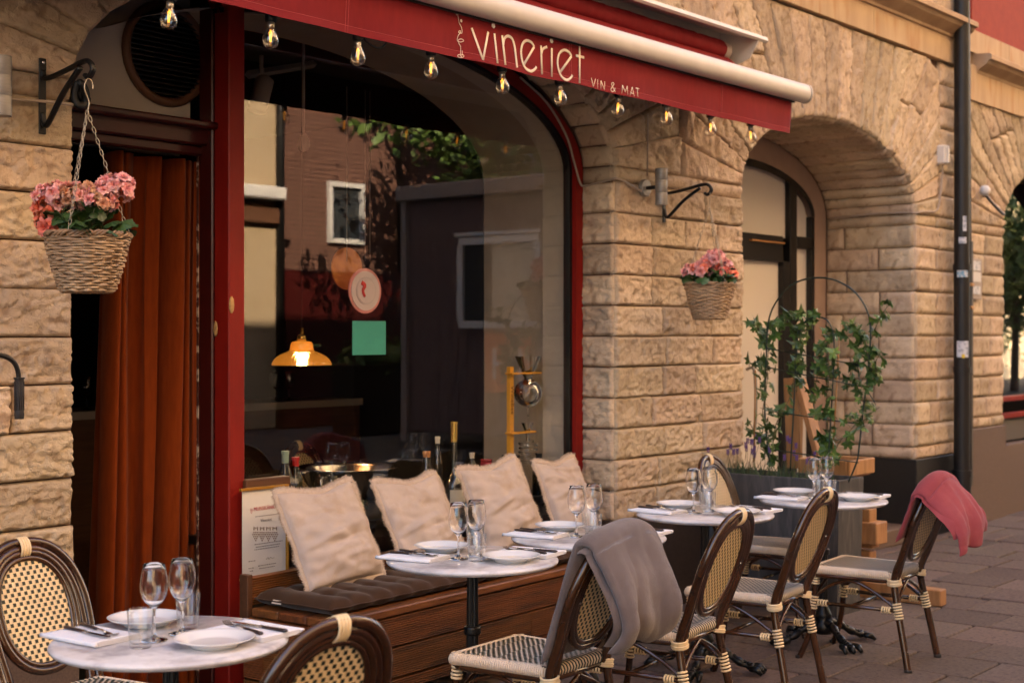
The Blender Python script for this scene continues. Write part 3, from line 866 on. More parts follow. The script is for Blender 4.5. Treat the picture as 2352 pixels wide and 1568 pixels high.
# ---------------------------------------------------------------- far-right shop window
fw_ = MB()
fw_.quad((12.3, 4.92, .95), (15.2, 4.92, .95), (15.2, 4.92, 3.2), (12.3, 4.92, 3.2)); fw_.build('far_window_pane', M['glass'], building, False)
fw_ = MB(); fw_.box((13.7, 4.93, .98), (2.9, .1, .05), ch=.005); fw_.box((13.7, 4.93, .82), (2.9, .08, .05), ch=.005); fw_.build('far_window_sill', M['redpaint'], building, False)
fw_ = MB(); fw_.box((13.02, 4.91, 2.0), (.07, .08, 2.2), ch=.005); fw_.build('far_window_mullion', M['plate_grey'], building, False)
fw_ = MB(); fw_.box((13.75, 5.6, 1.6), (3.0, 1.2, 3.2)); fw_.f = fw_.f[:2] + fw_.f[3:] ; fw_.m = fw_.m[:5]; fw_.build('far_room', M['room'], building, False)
fw_ = MB(); fw_.box((13.75, 4.96, .70), (2.85, .06, .24)); fw_.build('far_window_panel', mat('slate_panel', (.10, .09, .09), .6), building, False)

# ================================================================== AWNING
YV = 4.03
AX0, AX1 = .6, 7.52
ZV0, ZV1 = 2.765, 2.955
awning = thing('awning', 'dark red retracted awning with white cassette and lettered valance above the shop window', 'awning', (0, 0, 0))
va = MB()
def vfn(u, v):
    x = AX0 + (AX1 - AX0) * u
    z = ZV0 + (ZV1 - ZV0) * v
    k = .006 * math.sin(x * 5.1) + .005 * math.sin(x * 11 + 2) + .006 * noise.noise(Vector((x * 6, z * 3, 0)))
    k += .035 * max(0, (u - .985) / .015) ** 2 * (1 - v) * .5
    z -= (.004 * noise.noise(Vector((x * 2.3, 5, 0))) + .002 * math.sin(x * 9)) * (1 - v)
    return (x + (.012 * (1 - v) if u > .995 else 0), YV + k * (1 - v), z)
va.grid(vfn, 270, 9)
o = va.build('valance', M['awnred'], awning); modif(o, 'SOLIDIFY', thickness=.002, offset=0)
hm = MB()
def hfn(u, v):
    p = vfn(u, v * .14); return (p[0], p[1] - .0028, p[2])
hm.grid(hfn, 270, 3); hm.build('valance_hem', M['awnrib'], awning)
sti = MB()
for z in (.15,):
    sti.tube([Vector(vfn(i / 150, z)) + Vector((0, -.003, 0)) for i in range(151)], .0008, 4)
for xs_ in (3.9, 3.915, 5.345, 5.36, 6.72, 6.735):
    u = (xs_ - AX0) / (AX1 - AX0)
    sti.tube([Vector(vfn(u, v / 6)) + Vector((0, -.003, 0)) for v in range(7)], .0008, 4)
sti.build('stitching', M['stitch'], awning)
# front bar, fabric, roller, cassette
def bar_profile(y, z, h, d, n=18):
    return [(y + d / 2 * math.cos(a) * (1 if math.cos(a) < 0 else .8), z + h / 2 * math.copysign(abs(math.sin(a)) ** .8, math.sin(a))) for a in [2 * math.pi * i / n for i in range(n)]]
fb = MB(); fb.prism(bar_profile(4.005, 3.012, .112, .10), AX0, 7.625); o = fb.build('front_bar', M['alu'], awning, True, split=40)
fb = MB(); fb.prism(bar_profile(4.005, 3.012, .118, .106), 7.626, 7.645); fb.build('end_cap', M['alugrey'], awning, True, split=40)
fb = MB(); fb.box((4.1, 4.028, 2.957), (6.9, .014, .012)); fb.build('valance_track', M['black'], awning, False)
fa = MB()
fa.grid(lambda u, v: (AX0 + (7.35 - AX0) * u, 4.05 + .33 * v, 3.045 + .20 * v - .02 * math.sin(v * math.pi)), 20, 8)
o = fa.build('canopy_fabric', M['awnred'], awning); modif(o, 'SOLIDIFY', thickness=.002)
ro = MB()
NR = 260
def rfn(u, v):
    x = AX0 + (7.30 - AX0) * u; a = 2 * math.pi * v
    r = .058 + .006 * noise.noise(Vector((x * 16, math.cos(a) * 1.4, math.sin(a) * 1.4))) + .003 * noise.noise(Vector((x * 40, a, 3)))
    return (x, 4.39 + r * math.cos(a), 3.27 + r * math.sin(a))
ro.grid(rfn, NR, 18); ro.build('fabric_roll', M['awnred'], awning)
ro = MB(); ro.lathe([(0, 0), (.055, 0), (.055, .06), (0, .06)], 20, (7.30, 4.39, 3.27), M=Matrix.Rotation(R(90), 3, 'Y')); ro.build('roller_end', M['alugrey'], awning, False)
cs = MB()
cs.prism([(4.52, 3.46), (4.30, 3.395), (4.235, 3.372), (4.228, 3.35), (4.24, 3.338), (4.30, 3.36), (4.50, 3.415)], AX0, 7.60)
cs.build('cassette_cover', M['alu'], awning, False)
cs = MB(); cs.prism([(4.52, 3.46), (4.30, 3.395), (4.232, 3.35), (4.30, 3.24), (4.46, 3.19), (4.52, 3.22)], 7.50, 7.512); cs.prism([(4.52, 3.16), (4.50, 3.16), (4.50, 3.46), (4.52, 3.46)], AX0, 7.6)
cs.build('cassette_back', M['alu'], awning, False)
for xa in (1.2, 6.6):                        # folded arms
    ar = MB(); ar.tube([(xa, 4.42, 3.22), (xa + .35, 4.25, 3.13), (xa + .02, 4.08, 3.03)], .018, 8); ar.build('folding_arm', M['alu'], awning)

# lettering on the valance: strokes measured on the valance plane
def cr7(x, y): 
    p = PY(1029 + x * .2, y * .2, YV)
    u = (p.x - AX0) / (AX1 - AX0); v = (p.z - ZV0) / (ZV1 - ZV0)
    q = Vector(vfn(max(0, min(1, u)), max(0, min(1, v))))
    return Vector((p.x, q.y - .0036, p.z))
def strokes(lst, r, name, smooth=0):
    for k, st_ in enumerate(lst):
        b = MB()
        pts = [cr7(*p) for p in st_]
        if len(pts) > 2 and smooth: pts = spline(pts, smooth)
        b.tube(pts, r, 8, sq=(1, .16, 1)); b.build(name, M['letter'], awning)
def dotp(x, y, r, name):
    p = cr7(x, y); b = MB(); b.lathe([(0, .001), (r * .8, .0009), (r, 0)], 20, p, M=Matrix.Rotation(R(90), 3, 'X')); b.build(name, M['letter'], awning)
V = [[(262, 325), (376, 692)], [(376, 692), (450, 372)], [(522, 390), (546, 733)], [(612, 410), (640, 750)], [(1065, 525), (1086, 855)], [(1188, 555), (1197, 885)], [(1506, 518), (1502, 960)], [(1463, 641), (1556, 664)],
     [(875, 738), (987, 542)], [(1284, 838), (1411, 650)]]
strokes(V, .0066, 'letter_stroke')
strokes([[(622, 520), (640, 445), (680, 418), (727, 447), (755, 530), (770, 650), (785, 780)],
         [(987, 542), (957, 493), (897, 468), (850, 510), (834, 600), (850, 700), (893, 783), (960, 818), (1003, 797), (1021, 768)],
         [(1072, 622), (1088, 565), (1135, 541)],
         [(1411, 650), (1382, 603), (1328, 577), (1275, 620), (1257, 715), (1276, 815), (1312, 890), (1364, 922), (1404, 897), (1420, 866)]], .0066, 'letter_stroke', 5)
dotp(513, 298, .0125, 'letter_dot'); dotp(1183, 470, .0125, 'letter_dot')
strokes([[(1640, 898), (1664, 1002)], [(1664, 1002), (1690, 908)], [(1716, 915), (1716, 1020)], [(1755, 1028), (1755, 928)], [(1755, 928), (1799, 1036)], [(1799, 1036), (1799, 938)],
         [(1982, 1075), (1990, 980)], [(1990, 980), (2017, 1062)], [(2017, 1062), (2041, 993)], [(2041, 993), (2045, 1090)], [(2068, 1100), (2095, 1004)], [(2095, 1004), (2115, 1116)], [(2078, 1072), (2107, 1080)],
         [(2132, 1014), (2176, 1026)], [(2154, 1020), (2155, 1117)]], .0021, 'small_letter_stroke')
strokes([[(1914, 1060), (1882, 990), (1874, 965), (1888, 952), (1900, 966), (1886, 995), (1868, 1028), (1880, 1056), (1900, 1046), (1912, 1014)]], .0021, 'small_letter_stroke', 5)
strokes([[(85, 150), (106, 147), (109, 173), (88, 176), (85, 150)], [(98, 160), (104, 172), (122, 270)]], .0016, 'corkscrew_emblem')
strokes([[(122, 270), (148, 320), (153, 382), (118, 378), (117, 362), (141, 365), (108, 420), (102, 470), (135, 486), (172, 472), (150, 452), (114, 462), (120, 505), (138, 540), (138, 632)],
         [(155, 585), (155, 640)], [(103, 645), (120, 630), (160, 632), (174, 650), (150, 665), (115, 660), (103, 645)], [(130, 640), (150, 648), (140, 655)]], .0016, 'corkscrew_emblem', 4)
dotp(145, 243, .007, 'emblem_dot')

# ---------------------------------------------------------------- festoon of bulbs
gl = MB(); gl.lathe([(.0128, .0), (.0135, -.010), (.016, -.022), (.024, -.040), (.0305, -.058), (.0315, -.071), (.027, -.087), (.016, -.097), (.004, -.100), (.0, -.1001)], 20); glm = gl.mesh('bulb_glass', M['bulb'])
sk = MB(); sk.lathe([(0, .048), (.010, .048), (.012, .040), (.0225, .036), (.0225, .004), (.019, .0), (0, 0)], 16); skm = sk.mesh('socket', M['socket'])
cp = MB(); cp.lathe([(.0145, .001), (.0145, -.018), (.011, -.026), (.004, -.030), (0, -.030)], 14); cpm = cp.mesh('screw_cap', M['brass'])
fi = MB()
fi.tube([(0, 0, -.028), (0, 0, -.04)], .003, 6)
for sx in (-1, 1):
    fi.tube([(sx * .0075, 0, -.036), (sx * .003, 0, -.074)], .0011, 6); fi.tube([(0, sx * .006, -.036), (0, sx * .0025, -.074)], .0011, 6)
fim = fi.mesh('filament', M['filament'])
BP = [(391, 45), (622, 90), (822, 130), (990, 162), (1153, 198), (1285, 225), (1421, 252), (1530, 272), (1632, 297), (1724, 315)]
where = ['over the doorway beside the round vent', 'just right of the red column', 'beside the slack black cable', 'left of the corkscrew emblem',
         'under the letters v and i of the lettering', 'under the letters e and r of the lettering', 'under the small words after the big lettering', 'under the plain canvas, before the last two bulbs', 'next to last before the canvas corner', 'at the right end, before the arched doorway']
bx = []
for (px, py), wh in zip(BP, where):
    p = PY(px, py, 4.075)
    t = thing('festoon_bulb', 'clear filament bulb hanging under the awning ' + wh, 'light bulb', (p.x, 4.075, p.z + .062), 0, 'filament bulbs strung under the awning')
    t.rotation_euler = (rnd.uniform(-.06, .06), rnd.uniform(-.08, .08), rnd.uniform(0, 3))
    meshob('socket', skm, t); meshob('screw_cap', cpm, t); g_ = meshob('bulb', glm, t); meshob('filament', fim, g_)
    bx.append((p.x, 4.075, p.z + .108))
cb = MB(); pts = []
for i, p in enumerate(bx):
    pts.append(p)
    if i < len(bx) - 1:
        q = bx[i + 1]
        for k in (1, 2, 3):
            f = k / 4; pts.append((p[0] + (q[0] - p[0]) * f, 4.08, p[2] + (q[2] - p[2]) * f + .012 + .01 * math.sin(f * math.pi)))
cb.tube(spline([(2.4, 4.08, 2.80)] + pts + [(7.4, 4.1, 2.84)], 3), .0045, 6)
p = PY(846, 110, 4.08)
cb.tube(spline([(p.x - .04, 4.08, 2.80), (p.x - .02, 4.075, 2.762), (p.x + .05, 4.07, 2.742), (p.x + .10, 4.075, 2.775)], 6), .0045, 6)
tag(cb.build('festoon_cable', M['darkcable']), 'black festoon cable strung along the lower edge of the awning', 'cable')

# ---------------------------------------------------------------- wall lamps, brackets, cables, alarm box
def wall_lamp(px, pyc, label, rz=0):
    p = PY(px, pyc, 4.405)
    t = thing('wall_lamp', label, 'wall lamp', (p.x, 4.525, p.z), rz, 'steel cylinder wall lamps')
    b = MB(); b.lathe([(0, -.102), (.034, -.102), (.0345, -.100), (.0345, -.036), (.0335, -.034), (.0345, -.032), (.0345, .034), (.0335, .036), (.0345, .038), (.0345, .100), (.034, .102), (.030, .102), (.030, .09), (0, .09)], 28, (0, -.12, 0)); b.build('lamp_body', M['silver'], t, True, split=40)
    b = MB(); b.lathe([(.05, 0), (.05, .018), (.046, .024), (0, .025)], 28, (0, .0, 0), M=Matrix.Rotation(R(90), 3, 'X')); b.build('wall_plate', M['silver'], t, True, split=40)
    b = MB(); b.tube([(0, -.02, 0), (0, -.09, 0)], .011, 10); b.build('lamp_arm', M['iron'], t)
    return t
wall_lamp(1519, 429, 'steel cylinder wall lamp on the stone pier right of the window')
wall_lamp(3, 198, 'steel cylinder wall lamp on the left stone pier at the picture edge')
c = MB()
c.tube(spline([PY(1195, 178, 4.752), PY(1255, 235, 4.752), PY(1300, 310, 4.752), PY(1318, 370, 4.752), PY(1333, 421, 4.745), PX(1345, 426, 6.437), PX(1372, 420, 6.437), PX(1398, 414, 6.437), (6.43, 4.525, PX(1409, 411, 6.45).z), PY(1440, 420, 4.515), PY(1490, 450, 4.51)], 6), .0065, 6)
tag(c.build('lamp_cable', M['cable']), 'grey cable running from the window arch across the stone to the wall lamp', 'cable')
c = MB(); c.tube(spline([PY(20, 227, 4.51), PY(70, 231, 4.51), PY(120, 235, 4.51), PY(167, 241, 4.51)], 5), .006, 6)
tag(c.build('lamp_cable', M['cable']), 'short pale cable crossing the left pier behind the bracket', 'cable')
c = MB(); c.tube([PY(1487, 405, 4.517), PY(1488, 300, 4.517), PY(1487, 262, 4.517)], .004, 6)
tag(c.build('lamp_cable', M['cable']), 'thin cable rising straight up the pier above the wall lamp', 'cable')

def bracket(x, z_top, z_bot, yt, label):
    t = thing('plant_bracket', label, 'bracket', (x, 4.515, z_bot), 0, 'wrought iron plant brackets')
    H = z_top - z_bot; D = yt - 4.515
    b = MB(); b.box((0, .003, H / 2), (.028, .008, H + .03), ch=.002); b.build('back_bar', M['iron'], t, False)
    b = MB(); b.tube(spline([(0, 0, H - .03), (0, -.02, H - .06), (0, D * .5, H - .045), (0, D * .82, H - .028), (0, D * .97, H - .03), (0, D + -.015, H - .06), (0, D + .01, H - .085), (0, D + .03, H - .075)], 6), .009, 8, sq=(1.3, 1, 1)); b.build('top_arm', M['iron'], t)
    b = MB(); b.tube(spline([(0, 0, .06), (0, -.01, .02), (0, -.035, .022), (0, D * .45, H * .5), (0, D * .8, H - .045)], 6), .009, 8, sq=(1.3, 1, 1)); b.build('strut', M['iron'], t)
    b = MB(); b.lathe([(.007, 0), (.006, .004), (0, .005)], 10, (0, -.002, H - .0), M=Matrix.Rotation(R(90), 3, 'X')); b.build('screw', M['steel'], t)
    return t
p0, p1 = PY(85, 132, 4.515), PY(95, 308, 4.515)
bracket(2.87, p0.z - .015, p1.z + .015, 4.225, 'black wrought iron bracket holding the left hanging basket')
q0, q1 = PY(1520, 425, 4.515), PY(1520, 508, 4.515)
bracket(6.905, PX(1620, 425, 6.905).z + .03, q1.z + .01, 4.215, 'thin black iron bracket holding the basket on the pier right of the window')
lp = MB()
lp.tube(spline([PY(178, 188, 4.53), PY(170, 220, 4.54), PY(180, 243, 4.53), PY(196, 235, 4.53), PY(196, 210, 4.52), PY(184, 190, 4.52), PY(176, 205, 4.55), PY(186, 225, 4.55), PY(204, 230, 4.55)], 6), .014, 8)
tag(lp.build('coiled_cable', M['darkcable']), 'coil of black cable bundled at the pier edge behind the bracket', 'cable')

ab = thing('alarm_box', 'small white alarm box on the stone beside the black downpipe', 'alarm box', (0, 0, 0))
p = PY(2165, 356, 4.50); b = MB(); b.box((p.x, 4.50, p.z), (.085, .075, .15), ch=.012); b.build('case', M['alu'], ab, False)
b = MB(); b.box((p.x + .012, 4.458, p.z), (.04, .012, .135), ch=.005); b.build('cover', M['winwhite'], ab, False)
c = MB()
c.tube(spline([PY(2166, 378, 4.515), PY(2163, 420, 4.515), PY(2157, 470, 4.515), PY(2148, 485, 4.515), PY(2120, 486, 4.515), (10.47 - .02, 4.53, PY(2098, 488, 4.53).z)], 5) + spline([PX(2085, 488, 10.445), PX(2000, 492, 10.445), PX(1905, 503, 10.445)], 6), .007, 6)
tag(c.build('alarm_cable', M['cable']), 'thin cable running from the alarm box into the arched doorway', 'cable')

# crank handle at the left edge
ck = thing('awning_crank', 'black awning crank handle bent down in front of the left pier', 'crank handle', (0, 0, 0))
Yc = 4.33
b = MB(); b.tube(spline([PY(-70, 806, Yc), PY(-20, 812, Yc), PY(15, 820, Yc), PY(34, 835, Yc), PY(42, 858, Yc), PY(43, 885, Yc)], 6), .0085, 10); b.build('rod', M['black'], ck)
p = PY(44, 868, Yc); z1 = PY(45, 962, Yc).z
b = MB(); b.lathe([(0, z1 - p.z - .0), (.015, z1 - p.z), (.0165, z1 - p.z + .012), (.0165, z1 - p.z + .02), (.0155, z1 - p.z + .022), (.0155, -.004), (.018, -.002), (.018, .002), (0, .003)], 18, p); b.build('grip', M['rubber'], ck, True, split=40)
b = MB()
for k in range(12):
    a = k * math.pi / 6; b.tube([(p.x + .0155 * math.cos(a), p.y + .0155 * math.sin(a), p.z - .012), (p.x + .0155 * math.cos(a), p.y + .0155 * math.sin(a), z1 + .03)], .0014, 5)
b.build('grip_ribs', M['black'], ck)

# ---------------------------------------------------------------- downpipe, tubes and notices at the right
dp = thing('downpipe', 'tall black downpipe with faded stickers between the two stone fronts', 'downpipe', (11.13, 4.44, 0))
b = MB(); b.lathe([(.064, .45), (.064, 1.28), (.07, 1.28), (.07, 1.33), (.064, 1.33), (.064, 2.10), (.07, 2.10), (.07, 2.15), (.062, 2.15), (.062, 5.2)], 24); b.build('pipe', M['pipe'], dp, True, split=40)
b = MB(); b.lathe([(.072, .02), (.072, .45), (.078, .45), (.078, .50), (.066, .50)], 24); b.build('boot', M['pipe'], dp, True, split=40)
def sticker(px, py, w_, h_, m, nm='sticker'):
    p = PY(px, py, 4.38); a0 = math.atan2(p.y - 4.44, p.x - 11.13)
    g_ = MB()
    a0 = math.atan2(-.85, (p.x - 11.13) * 8)
    g_.grid(lambda u, v: (.0655 * math.cos(a0 + (u - .5) * w_ / .0655), .0655 * math.sin(a0 + (u - .5) * w_ / .0655), p.z + (v - .5) * h_), 5, 3)
    g_.build(nm, m, dp)
sticker(2213, 512, .03, .12, M['sticker']); sticker(2203, 549, .06, .05, M['sticker']); sticker(2203, 626, .09, .06, M['stickerblue']); sticker(2205, 802, .10, .13, M['sticker']); sticker(2207, 818, .025, .03, M['yellow'])
cn = thing('conduit', 'thin dark conduit with copper clips running beside the downpipe', 'conduit', (11.365, 4.47, 0))
b = MB(); b.box((0, 0, 1.35), (.045, .05, 2.0), ch=.004); b.tube([(0, 0, 2.3), (0, .02, 5)], .018, 10); b.build('tube', mat('conduit_paint', (.055, .045, .035), .5), cn, False)
for py in (653, 706):
    z = PY(2226, py, 4.45).z; b = MB(); b.box((0, -.004, z), (.055, .056, .028), ch=.003); b.build('clip', M['copper'], cn, False)
nb_ = thing('notice_board', 'two small white notices on a grey plate beside the conduit', 'notice', (0, 0, 0))
p0, p1 = PY(2229, 595, 4.50), PY(2256, 685, 4.50)
b = MB(); b.box(((p0.x + p1.x) / 2, 4.508, (p0.z + p1.z) / 2), (p1.x - p0.x, .012, p0.z - p1.z + .02), ch=.002); b.build('plate', M['plate_grey'], nb_, False)
for (pa, pb, mm) in (((2231, 598), (2254, 622), 'sticker'), ((2230, 623), (2255, 648), 'winwhite'), ((2232, 656), (2254, 676), 'sticker')):
    a, c_ = PY(*pa, 4.49), PY(*pb, 4.49); b = MB(); b.box(((a.x + c_.x) / 2, 4.4985, (a.z + c_.z) / 2), (abs(c_.x - a.x), .004, abs(a.z - c_.z))); b.build('notice', M[mm], nb_, False)
lp = thing('globe_wall_lamp', 'small white globe lamp on a black arm by the far right arch', 'wall lamp', (0, 0, 0))
p = PY(2262, 438, 4.40); b = MB(); b.lathe([(0, .045), (.025, .04), (.045, .015), (.045, -.015), (.025, -.04), (0, -.045)], 16, p); b.build('globe', M['winwhite'], lp)
b = MB(); b.tube(spline([PY(2262, 445, 4.40), PY(2278, 465, 4.42), PY(2300, 488, 4.46), PY(2306, 492, 4.52)], 4), .012, 8); b.build('arm', M['iron'], lp)
b = MB(); b.lathe([(.04, 0), (.04, .03), (0, .03)], 14, (PY(2257, 442, 4.5).x, 4.5, PY(2257, 442, 4.5).z), M=Matrix.Rotation(R(90), 3, 'X')); b.build('wall_plate', M['iron'], lp)

# ================================================================== HANGING BASKETS AND BEGONIAS
bk = thing('hanging_basket', 'woven willow basket of pink begonias hanging at the left pier', 'basket', (2.86, 4.228, 1.725), 0, 'willow hanging baskets')
BH, NSK = .195, 22
def brad(z): f = z / BH; return .082 + .058 * f ** .75
b = MB()
rows = 20
for r_ in range(rows):
    z = .008 + r_ * (BH - .016) / (rows - 1)
    ph = (r_ % 2) * math.pi
    ns = 132
    pts = []
    wob = rnd.uniform(0, 6)
    for i in range(ns):
        a = 2 * math.pi * i / ns
        rr = brad(z) + .0042 * math.sin(a * NSK / 2 + ph) + .0015 * math.sin(a * 3 + wob)
        pts.append((rr * math.cos(a), rr * math.sin(a), z + .0012 * math.sin(a * 5 + wob) + .0008 * math.sin(a * 11 + wob * 2)))
    b.tube(pts, [.0049 * (1 + .22 * math.sin(i * .61 + wob * 3)) for i in range(ns)], 6, True)
b.build('weave', M['wickerlight'], bk)
b = MB()
for i in range(NSK):
    a = 2 * math.pi * i / NSK
    b.tube([(brad(z) * math.cos(a), brad(z) * math.sin(a), z) for z in (0, .05, .1, .15, .2)], .0032, 5)
b.build('stakes', M['wicker'], bk)
b = MB()
for ph in (0, math.pi / 2, math.pi):
    b.tube([((.141 + .007 * math.cos(i * .55 + ph)) * math.cos(2 * math.pi * i / 160), (.141 + .007 * math.cos(i * .55 + ph)) * math.sin(2 * math.pi * i / 160), BH + .004 + .007 * math.sin(i * .55 + ph)) for i in range(160)], .0052, 6, True)
b.build('rim', M['wicker'], bk)
b = MB(); b.lathe([(0, .0), (.079, 0), (.082, .012)], 24); b.build('base', M['wicker'], bk)
b = MB(); b.lathe([(0, .178), (.09, .172), (.134, .155)], 24); b.build('soil', M['soil'], bk)
HOOKZ = PX(195, 188, 2.86).z - 1.725
def link(bm, c, ax, up, L=.026, W=.010, r=.0013):
    c = Vector(c); pts = []
    for i in range(10):
        a = 2 * math.pi * i / 10; pts.append(c + up * (L / 2 * math.sin(a)) + ax * (W / 2 * math.cos(a)))
    bm.tube(pts, r, 5, True)
top = Vector((0, 0, HOOKZ - .10))
for k in range(3):
    a = R(210 + 120 * k)
    bot = Vector((.137 * math.cos(a), .137 * math.sin(a), BH + .012))
    d = (top - bot); L = d.length; d.normalize(); s1 = d.cross(Vector((0, 0, 1))).normalized(); s2 = d.cross(s1)
    b = MB(); n = int(L / .020)
    for i in range(n): link(b, bot + d * (L * (i + .5) / n), s1 if i % 2 else s2, d)
    b.build('chain', M['chain'], bk)
b = MB(); b.tube(spline([top + Vector((0, 0, -.005)), top + Vector((.006, 0, .03)), top + Vector((-.012, 0, .075)), top + Vector((0, 0, .108)), top + Vector((.018, 0, .10)), top + Vector((.022, 0, .075))], 6), .0022, 6); b.build('hook', M['chain'], bk)
bk2 = dup(bk, (6.905, 4.212, 1.668), R(40), 'woven willow basket of pink begonias hanging on the pier right of the window', 'willow hanging baskets')
Z2 = PX(1622, 440, 6.905).z

def leaf_mesh(seed, lobes=9, r=.03):
    rr = random.Random(seed); m_ = MB(); n = lobes * 4
    def f(u, v):
        a = 2 * math.pi * u
        R_ = r * (1 + .10 * abs(math.sin(a * lobes / 2)) - .08) * v
        notch = 1 - .45 * math.exp(-((a - math.pi) / .28) ** 2)
        x, y = R_ * notch * math.cos(a), R_ * notch * math.sin(a)
        z = .22 * r * (v ** 2) * math.sin(a * lobes / 2 * 1.0) * .35 - .30 * r * v * v + .06 * r * rr.uniform(-1, 1) * v
        return (x, y, z)
    m_.grid(f, n, 4, wrap=True)
    return m_.mesh('leaf', M['leaf'])
LM = [leaf_mesh(i) for i in range(4)]
def bloom_mesh(seed, mt, r=.026):
    rr = random.Random(seed); m_ = MB()
    for ring, (n, tilt, L) in enumerate(((6, .25, 1.0), (6, .62, .86), (5, 1.0, .66), (4, 1.3, .45))):
        for k in range(n):
            a = 2 * math.pi * (k + .5 * ring + rr.uniform(-.12, .12)) / n
            el = tilt + rr.uniform(-.12, .12); LL = r * L * rr.uniform(.9, 1.1)
            ca, sa = math.cos(a), math.sin(a)
            def f(u, v, ca=ca, sa=sa, el=el, LL=LL):
                d = LL * v; w_ = LL * .62 * math.sin(min(1, v * 1.05) ** .6 * math.pi * .86) * (u - .5) * 1.5
                h = d * math.sin(el) + LL * .25 * v * v * (abs(u - .5) * 2) ** 2 * .8 - LL * .35 * v ** 3 * math.cos(el)
                q = d * math.cos(el)
                return (q * ca - w_ * sa, q * sa + w_ * ca, h + .10 * r * ring * .3 + .004 * LL / r * math.sin(u * 9 + k))
            m_.grid(f, 4, 4)
    me = m_.mesh('bloom', mt)
    return me
BM = [bloom_mesh(i, M['petal']) for i in range(3)] + [bloom_mesh(9, M['petalcoral'], .029)] + [bloom_mesh(12, M['petalold'], .021)]
def begonia(base, label, seed, clusters, nleaf=26):
    rr = random.Random(seed)
    t = thing('begonia_plant', label, 'plant', base, 0, 'pink begonias in hanging baskets')
    sm = MB()
    for k in range(nleaf):
        a = rr.uniform(0, 2 * math.pi); q = rr.uniform(.02, .150); z = rr.uniform(.03, .125) * (1.25 - q / .22)
        p = Vector((q * math.cos(a), q * math.sin(a), z))
        meshob('leaf', LM[k % 4], t, p, (rr.uniform(.1, .9) * math.sin(a) * -1 + rr.uniform(-.3, .3), rr.uniform(.2, .95) * math.cos(a) + rr.uniform(-.3, .3), rr.uniform(0, 6.3)), (rr.uniform(.8, 1.35),) * 3)
        sm.tube([(p.x * .3, p.y * .3, -.02), p * .7, p], .0016, 4)
    for (cx, cy, cz, cr, n, kinds) in clusters:
        sm.tube(spline([(cx * .2, cy * .2, -.02), (cx * .6, cy * .6, cz * .6), (cx, cy, cz)], 4), .002, 4)
        n = max(2, int(n * .72))
        for k in range(n):
            f = (k + .5) / n; ph = k * 2.4 + rr.uniform(-.4, .4); zz = 1 - 1.55 * f; q = math.sqrt(max(0, 1 - zz * zz))
            jr = rr.uniform(.75, 1.35); p = Vector((cx + cr * jr * q * math.cos(ph), cy + cr * jr * q * math.sin(ph), cz + cr * .8 * jr * zz))
            nn_ = Vector((q * math.cos(ph), q * math.sin(ph), zz)).normalized()
            e = nn_.to_track_quat('Z', 'Y').to_euler()
            meshob('flower', BM[rr.choice(kinds)], t, p, (e.x + rr.uniform(-.3, .3), e.y + rr.uniform(-.3, .3), e.z), (rr.uniform(.8, 1.35),) * 3)
    sm.build('stems', M['stem'], t)
    return t
# cluster coordinates: along the facade, towards the wall, up
begonia((2.86, 4.228, 1.725 + .185), 'pink and coral begonia with some faded blooms in the left basket', 3,
        [(.075, -.055, .175, .046, 22, [0, 1, 2, 2]), (.01, -.05, .135, .045, 24, [0, 1, 2, 4]), (-.055, .0, .140, .042, 20, [4, 4, 0, 1]), (-.095, .06, .14, .048, 22, [0, 1, 2]),
         (-.10, .08, .10, .032, 12, [0, 3, 1]), (-.11, .06, .045, .03, 8, [3]), (.08, -.08, .15, .016, 3, [3]), (-.02, -.01, .16, .03, 12, [4, 2])], 54)
begonia((6.905, 4.212, 1.668 + .185), 'bright pink begonia in the basket right of the window', 8,
        [(.0, -.03, .15, .05, 26, [0, 1, 2, 2]), (-.05, .02, .10, .045, 20, [3, 0, 1]), (.06, -.05, .10, .045, 22, [0, 1, 2]), (-.07, .07, .08, .04, 16, [0, 3, 1]), (.08, -.09, .06, .03, 10, [0, 1, 3]), (.02, -.07, .085, .03, 10, [3, 1])], 50)

